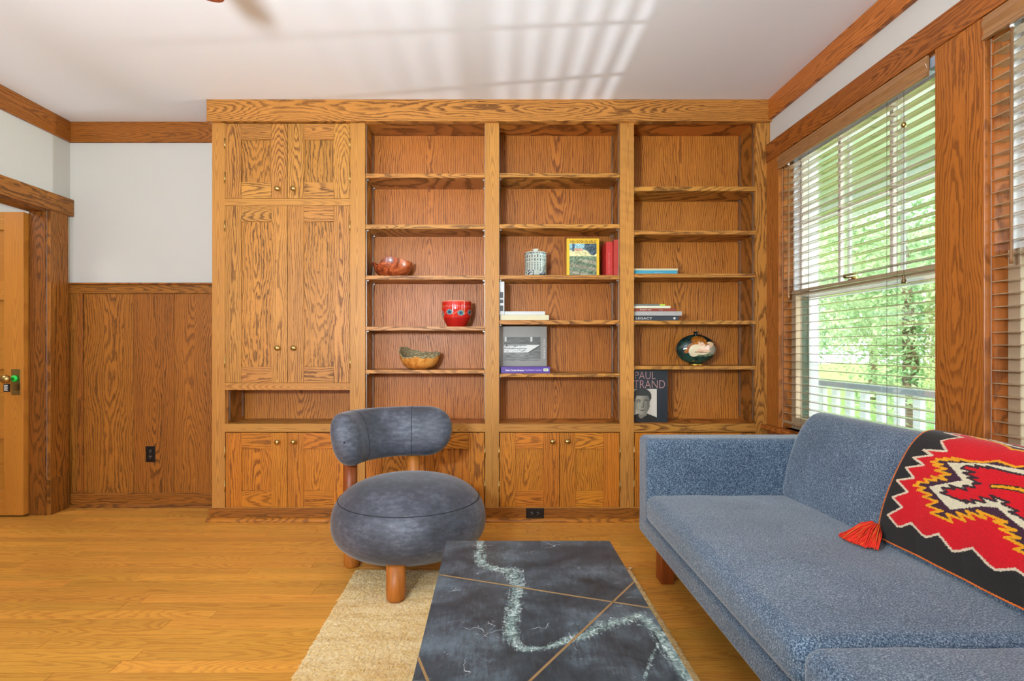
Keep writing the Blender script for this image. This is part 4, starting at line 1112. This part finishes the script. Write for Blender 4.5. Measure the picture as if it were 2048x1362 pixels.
YEL = [(.62, .385), (.5, .372), (.44, .385), (.40, .366), (.34, .372), (.30, .356), (0.253, 0.347), (0.188, 0.345), (0.218, 0.339), (0.159, 0.337), (0.181, 0.332), (0.133, 0.328), (0.146, 0.322), (0.12, 0.313), (0.17, 0.314), (0.135, 0.304), (0.193, 0.303), (0.154, 0.289), (0.217, 0.289), (0.18, 0.276), (0.213, 0.267), (0.15, 0.266), (0.178, 0.256), (0.128, 0.25), (0.152, 0.241), (0.105, 0.233), (0.116, 0.229), (0.097, 0.218), (0.149, 0.221), (0.12, 0.206), (0.183, 0.206), (0.153, 0.191), (0.217, 0.191), (0.18, 0.167), (0.246, 0.167), (0.205, 0.149), (0.294, 0.146), (0.264, 0.165), (0.334, 0.163), (0.294, 0.18), (0.36, 0.178), (0.322, 0.194), (0.394, 0.193), (0.357, 0.207), (0.457, 0.204), (0.419, 0.194), (0.489, 0.19), (0.443, 0.179), (0.506, 0.174), (0.465, 0.162), (.53, .155), (.50, .14), (.62, .135)]
CO_ = [(.62, .368), (.42, .362), (0.312, 0.354), (0.183, 0.324), (0.268, 0.282), (0.159, 0.229), (0.271, 0.181), (0.365, 0.223), (0.411, 0.235), (0.485, 0.207), (.62, .17)]
CI_ = [(.62, .200), (.55, .215), (0.476, 0.231), (0.448, 0.234), (0.472, 0.243), (0.418, 0.25), (0.437, 0.26), (0.374, 0.263), (0.401, 0.252), (0.345, 0.249), (0.371, 0.238), (0.322, 0.233), (0.341, 0.225), (0.299, 0.224), (0.316, 0.218), (0.211, 0.223), (0.238, 0.232), (0.209, 0.239), (0.255, 0.247), (0.23, 0.254), (0.296, 0.255), (0.275, 0.266), (0.318, 0.271), (0.303, 0.281), (0.331, 0.287), (0.277, 0.294), (0.313, 0.301), (0.255, 0.305), (0.294, 0.317), (0.241, 0.318), (0.253, 0.331), (0.297, 0.333), (0.281, 0.339), (0.33, 0.34), (0.317, 0.345), (0.37, 0.345), (.62, .352)]
DASH = [(0.368, 0.290), (0.398, 0.298), (0.445, 0.304), (.5, .300), (.62, .306)]
def inpoly(P_, poly):
    x, y = P_.T; c = np.zeros(len(x), bool); n_ = len(poly)
    for i in range(n_):
        (x1_, y1_), (x2_, y2_) = poly[i], poly[(i + 1) % n_]
        if y1_ == y2_: continue
        k_ = ((y1_ > y) != (y2_ > y)) & (x < (x2_ - x1_) * (y - y1_) / (y2_ - y1_) + x1_); c ^= k_
    return c
def pdist(P_, line):
    d = np.full(len(P_), 9.)
    for a, b in zip(line[:-1], line[1:]): d = np.minimum(d, segd(P_, a, b)[0])
    return d
NU, NVV = 420, 400; UM = 1.24; VM = float(DL[-1])
uu = np.linspace(0, UM, NU + 1); vv = np.linspace(0, VM, NVV + 1)
P = np.array([(a, b) for a in uu for b in vv]); Pm = P.copy(); Pm[:, 0] = np.where(P[:, 0] > .62, UM - P[:, 0], P[:, 0])
Pm[:, 1] = np.where(Pm[:, 1] > .40, .80 - Pm[:, 1], Pm[:, 1])
Pm = Pm + RNG.normal(0, .0007, Pm.shape)
cl = np.tile(np.array(lin((40, 36, 34))), (len(P), 1))
close_top = [(.62, .46), (.04, .46)]
red = np.array(lin((206, 18, 30)))
m1 = inpoly(Pm, BORD + [(.62, .46)]); cl[m1] = red
m2 = inpoly(Pm, YEL); cl[m2 & m1] = lin((66, 34, 50))
m3 = inpoly(Pm, CO_); cl[m3] = lin((222, 210, 178))
dC = pdist(Pm, CI_); m4 = inpoly(Pm, CI_); cl[(dC < .0035) & m3] = lin((56, 38, 42)); cl[m4 & (dC > .003)] = red
cl[(pdist(Pm, YEL) < .0036)] = lin((232, 160, 24))
cl[(pdist(Pm, BORD) < .0036)] = lin((226, 204, 176))
dd = pdist(Pm, DASH); cl[dd < .008] = lin((60, 40, 24)); cl[dd < .004] = lin((226, 160, 24))
cl *= RNG.normal(1, .07, (len(P), 1))
bkx, bky = 1.6, 2.03
vb = []
iv = np.interp(vv, DL, np.arange(len(DL))); DX = np.interp(iv, np.arange(len(DL)), DS[:, 0]); DZ = np.interp(iv, np.arange(len(DL)), DS[:, 1])
for a in uu:
    for j in range(NVV + 1):
        wv = .0035 * math.sin(a * 17 + vv[j] * 5) * (1 - vv[j] / VM) * (.5 if vv[j] > .3 else 1)
        vb.append((DX[j] - abs(wv) * .8, 2.03 - a + .004 * math.sin(vv[j] * 14), DZ[j] + .002 * math.sin(a * 9)))
fb = [(i * (NVV + 1) + j, i * (NVV + 1) + j + 1, (i + 1) * (NVV + 1) + j + 1, (i + 1) * (NVV + 1) + j) for i in range(NU) for j in range(NVV)]
blk = empty('woven_blanket', (0, 0, 0), label='red, black and cream geometric woven blanket draped over the sofa back', cat='blanket')
m = MB(); m.add(vb, fb, smooth=True, col=[tuple(c_) for c_ in np.clip(cl, 0, 1)])
t = NT('woven_wool'); c = t.n('Attribute', attribute_name='col').outputs['Color']; tc = t.n('TexCoord').outputs['Object']
wv = t.n('TexWave', wave_type='BANDS', bands_direction='Z'); t.put(wv.inputs['Vector'], tc); wv.inputs['Scale'].default_value = 95; wv.inputs['Distortion'].default_value = 2.; wv.inputs['Detail'].default_value = 2; wv.inputs['Detail Scale'].default_value = 6
nz = t.noise(tc, 500, 2, .7); hgt = t.math('ADD', t.math('MULTIPLY', wv.outputs['Fac'], .6), t.math('MULTIPLY', nz, .6))
c = t.mix(1., c, t.mix(nz, (.72,) * 3, (1.2,) * 3), 'MULTIPLY')
t.set(Base_Color=c, Roughness=.92, Specular_IOR_Level=.12, Sheen_Weight=.15); t.bump(hgt, .45, .0015)
bo = m.build('cloth', t.m, blk); sd_ = bo.modifiers.new('thick', 'SOLIDIFY'); sd_.thickness = .004; sd_.offset = 0
# twisted binding cord along the two edges
def twist(pts, R_, r_, name):
    P3 = [Vector(p_) for p_ in pts]; m_ = MB()
    # resample
    L_ = [0]
    for a, b in zip(P3[:-1], P3[1:]): L_.append(L_[-1] + (b - a).length)
    n_ = int(L_[-1] / .004); 
    def atL(l):
        for i in range(len(L_) - 1):
            if l <= L_[i + 1]: return P3[i].lerp(P3[i + 1], (l - L_[i]) / max(1e-9, L_[i + 1] - L_[i]))
        return P3[-1]
    for ph in (0, pi):
        q = []
        for i in range(n_ + 1):
            l = L_[-1] * i / n_; p_ = atL(l); d = (atL(min(L_[-1], l + .003)) - atL(max(0, l - .003))).normalized()
            u = d.cross(Vector((.3, .2, 1))).normalized(); w_ = d.cross(u); a = ph + l * 2 * pi / .022
            q.append(p_ + (u * math.cos(a) + w_ * math.sin(a)) * R_)
        m_.tube(q, r_, 6)
    return m_
ORG = plain('orange_yarn', (214, 104, 30), .85, vary=.2, scale=200); RED2 = plain('scarlet_yarn', (226, 44, 20), .85, vary=.15, scale=150)
e1 = [vb[i * (NVV + 1)] for i in range(0, NU + 1, 6)]; e2 = [vb[j] for j in range(0, NVV + 1, 6)]
twist([Vector(p_) + Vector((-.002, 0, -.002)) for p_ in e1], .0017, .0019, '').build('binding_cord', ORG, blk)
twist([Vector(p_) + Vector((-.001, .003, 0)) for p_ in e2], .0017, .0019, '').build('binding_cord', ORG, blk)
# tassel
K0 = Vector((1.408, 2.012, .452)); m = MB(); m2 = MB()
for i in range(260):
    f_ = random.random(); sp_ = random.random()
    # fan from pointing away (+Y) to pointing at the room (-X,-Y)
    ang = math.radians(150 + 95 * f_)
    L_ = random.uniform(.105, .132)
    d = Vector((math.cos(ang), math.sin(ang), 0))
    d = Vector((-math.cos(math.radians(-38 + 92 * f_)), math.sin(math.radians(22 - 75 * f_ + 6)), 0)).normalized()
    hz = .042 * (1 - sp_) ; e = K0 + d * L_; e.z = .431 + random.uniform(0, .006)
    mid = K0 + d * L_ * .5; mid.z = .448 + hz * .9; q1 = K0 + d * L_ * .22; q1.z = .456 + hz
    sidew = Vector((-d.y, d.x, 0)) * random.uniform(-.012, .012)
    (m if random.random() > .12 else m2).tube([K0 + Vector((0, 0, random.uniform(-.006, .006))), q1 + sidew * .5, mid + sidew, e + sidew * .7], .0019, 4)
ta = m.build('tassel', RED2, blk); m2.build('tassel_strands', ORG, ta)

# ---------------------------------------------------------------- ceiling fan (only the tip of one blade shows)
FC = Vector((-1.07, 1.44, 0))
fan = empty('ceiling_fan', (FC.x, FC.y, H), label='ceiling fan whose brown blade tip shows at the top edge', cat='ceiling fan')
MB().lathe([(.07, 0), (.065, -.03), (.02, -.045), (.012, -.05), (.012, -.13), (.03, -.14), (.10, -.17), (.115, -.22), (.10, -.26), (.04, -.28), (0, -.28)], 40).build('motor', M['bronze'], fan)
for k_ in range(5):
    a = pi / 2 + k_ * 2 * pi / 5; pts = []
    L0, L1, wd_ = .20, .665, .062
    for s in range(9): pts.append((L1 - .045 + .045 * math.sin(s * pi / 8), -wd_ * math.cos(s * pi / 8)))
    pts += [(L0, .045), (L0 - .03, .03), (L0 - .03, -.03), (L0, -.045)]
    m = MB(); n_ = len(pts); R_ = Matrix.Rotation(a, 3, 'Z') @ Matrix.Rotation(.2, 3, 'X')
    v = [R_ @ Vector((x, y, 0)) + Vector((0, 0, -.29)) for x, y in pts] + [R_ @ Vector((x, y, .007)) + Vector((0, 0, -.29)) for x, y in pts]
    f = [tuple(range(n_))[::-1], tuple(range(n_, 2 * n_))] + [(i, (i + 1) % n_, n_ + (i + 1) % n_, n_ + i) for i in range(n_)]
    m.add(v, f); m.build('blade', M['teak'], fan)
    b_ = MB(); p0 = R_ @ Vector((.09, 0, 0)) + Vector((0, 0, -.25)); p1 = R_ @ Vector((.2, 0, .004)) + Vector((0, 0, -.28)); b_.tube([p0, p1], .008, 8); b_.build('blade_arm', M['bronze'], fan)

# ---------------------------------------------------------------- outside
GZ = -.6
M['lawn'] = plain('lawn', (120, 160, 70), .9, vary=.3, scale=3)
o = MB().box(4.2, 60, -30, 60, GZ - .1, GZ).build('lawn', M['lawn']); o['kind'] = 'structure'
o = MB().box(XR + .26, 3.9, -4, 14, -.22, -.14).build('porch_floor', plain('porch_boards', (200, 202, 204), .5)); o['kind'] = 'structure'
o = MB().box(XR + .23, 3.6, -4, 14, 2.62, 2.72).build('porch_ceiling', plain('pale_green_paint', (206, 222, 190), .5)); o['kind'] = 'structure'
o = MB().box(3.45, 3.6, -4, 14, 2.44, 2.62).build('porch_beam', M['whitep']); o['kind'] = 'structure'
o = MB().box(XR, XR + .2, BY, 14, -.6, 3.2).build('wall_exterior', M['whitep']); o['kind'] = 'structure'
RXX = 3.0
rl = empty('porch_railing', (RXX, 5, -.14), label='white porch railing with square balusters outside the window', cat='railing')
MB().box(-.04, .04, -6, 8, .93, .975).build('top_rail', M['gray'], rl, bevel=.004)
MB().box(-.025, .025, -6, 8, .10, .15).build('bottom_rail', M['whitep'], rl, bevel=.003)
y_ = -4.9; k_ = 0
bme = None
while y_ < 7.9 and k_ < 80:
    if bme is None: bo_ = MB().box(-.018, .018, -.034, .034, .15, .93).build('baluster', M['whitep'], rl); bme = bo_.data
    else:
        bo_ = bo_.copy(); COL.objects.link(bo_); bo_.parent = rl
    bo_.location = (0, y_, 0); y_ += .19; k_ += 1
# trees
def leafm(name, c1, c2):
    t = NT(name); oi = t.n('Attribute', attribute_name='bt').outputs['Vector']; tc = t.n('TexCoord').outputs['Object']
    c = t.ramp(t.noise(tc, 1.3, 3, .6), [(.35, lin(c1)), (.65, lin(c2))])
    df = t.n('BsdfDiffuse'); t.put(df.inputs[0], c); tl = t.n('BsdfTranslucent'); t.put(tl.inputs[0], c)
    mx = t.n('MixShader', i0=.45, i1=df.outputs[0], i2=tl.outputs[0]); t.t.links.new(mx.outputs[0], t.o.inputs[0]); return t.m
LM = [leafm('leaves_a', (122, 164, 112), (214, 232, 192)), leafm('leaves_b', (100, 152, 110), (192, 220, 174))]
BARK = plain('bark_grey', (96, 82, 66), .9, vary=.3, scale=12)
def treemesh(seed, nl, Rr, Hh, mat, ls=.11):
    r = np.random.default_rng(seed); me = bpy.data.meshes.new('foliage')
    nb = 42; c = r.normal(0, 1, (nb, 3)); c /= np.linalg.norm(c, axis=1)[:, None]; c *= (r.random((nb, 1)) ** .4) * np.array([[Rr, Rr, Hh]]) * .8
    b = r.integers(0, nb, nl); p_ = c[b] + r.normal(0, 1, (nl, 3)) * np.array([[Rr, Rr, Hh * .7]]) * .17
    u = r.normal(0, 1, (nl, 3)); u /= np.linalg.norm(u, axis=1)[:, None]; w_ = r.normal(0, 1, (nl, 3)); w_ = np.cross(u, w_); w_ /= np.linalg.norm(w_, axis=1)[:, None]
    s = ls * r.uniform(.6, 1.2, (nl, 1))
    V_ = np.stack([p_ - u * s, p_ + w_ * s * .45, p_ + u * s, p_ - w_ * s * .45], 1).reshape(-1, 3)
    Fq = np.arange(nl * 4).reshape(-1, 4)
    me.from_pydata(V_.tolist(), [], Fq.tolist()); me.materials.append(mat); return me
tms = [treemesh(1, 17000, 2.1, 3.0, LM[0], .06), treemesh(2, 17000, 2.2, 2.7, LM[1], .06)]
spots = [(6.9, 9.2, 2.4, 0), (7.2, 14.6, 2.6, 1), (11.9, 7.4, 2.6, 1), (12.4, 12.9, 2.8, 0), (8.2, 3.9, 2.0, 1), (13.2, 2.2, 2.6, 0), (17.5, 9.9, 3.6, 0), (12.6, 18.4, 3.2, 1), (18.0, 15.6, 4.0, 1), (7.4, 20.2, 3.0, 0)]
for i, (x_, y_, z_, k_) in enumerate(spots):
    tr = empty('tree', (x_, y_, GZ), label='leafy green tree in the sunlit garden beyond the porch', cat='tree', group='trees in the garden')
    fo = bpy.data.objects.new('foliage', tms[k_]); link(fo, tr); fo.location = (0, 0, z_ - GZ); fo.rotation_euler = (0, 0, i * 1.3); s_ = .92 + .05 * (i % 4); fo.scale = (s_, s_, s_)
    MB().tube([(0, 0, 0), (.06, .03, (z_ - GZ) * .5), (.0, .1, z_ - GZ + .6)], [.14, .11, .05], 8).build('trunk', BARK, tr)
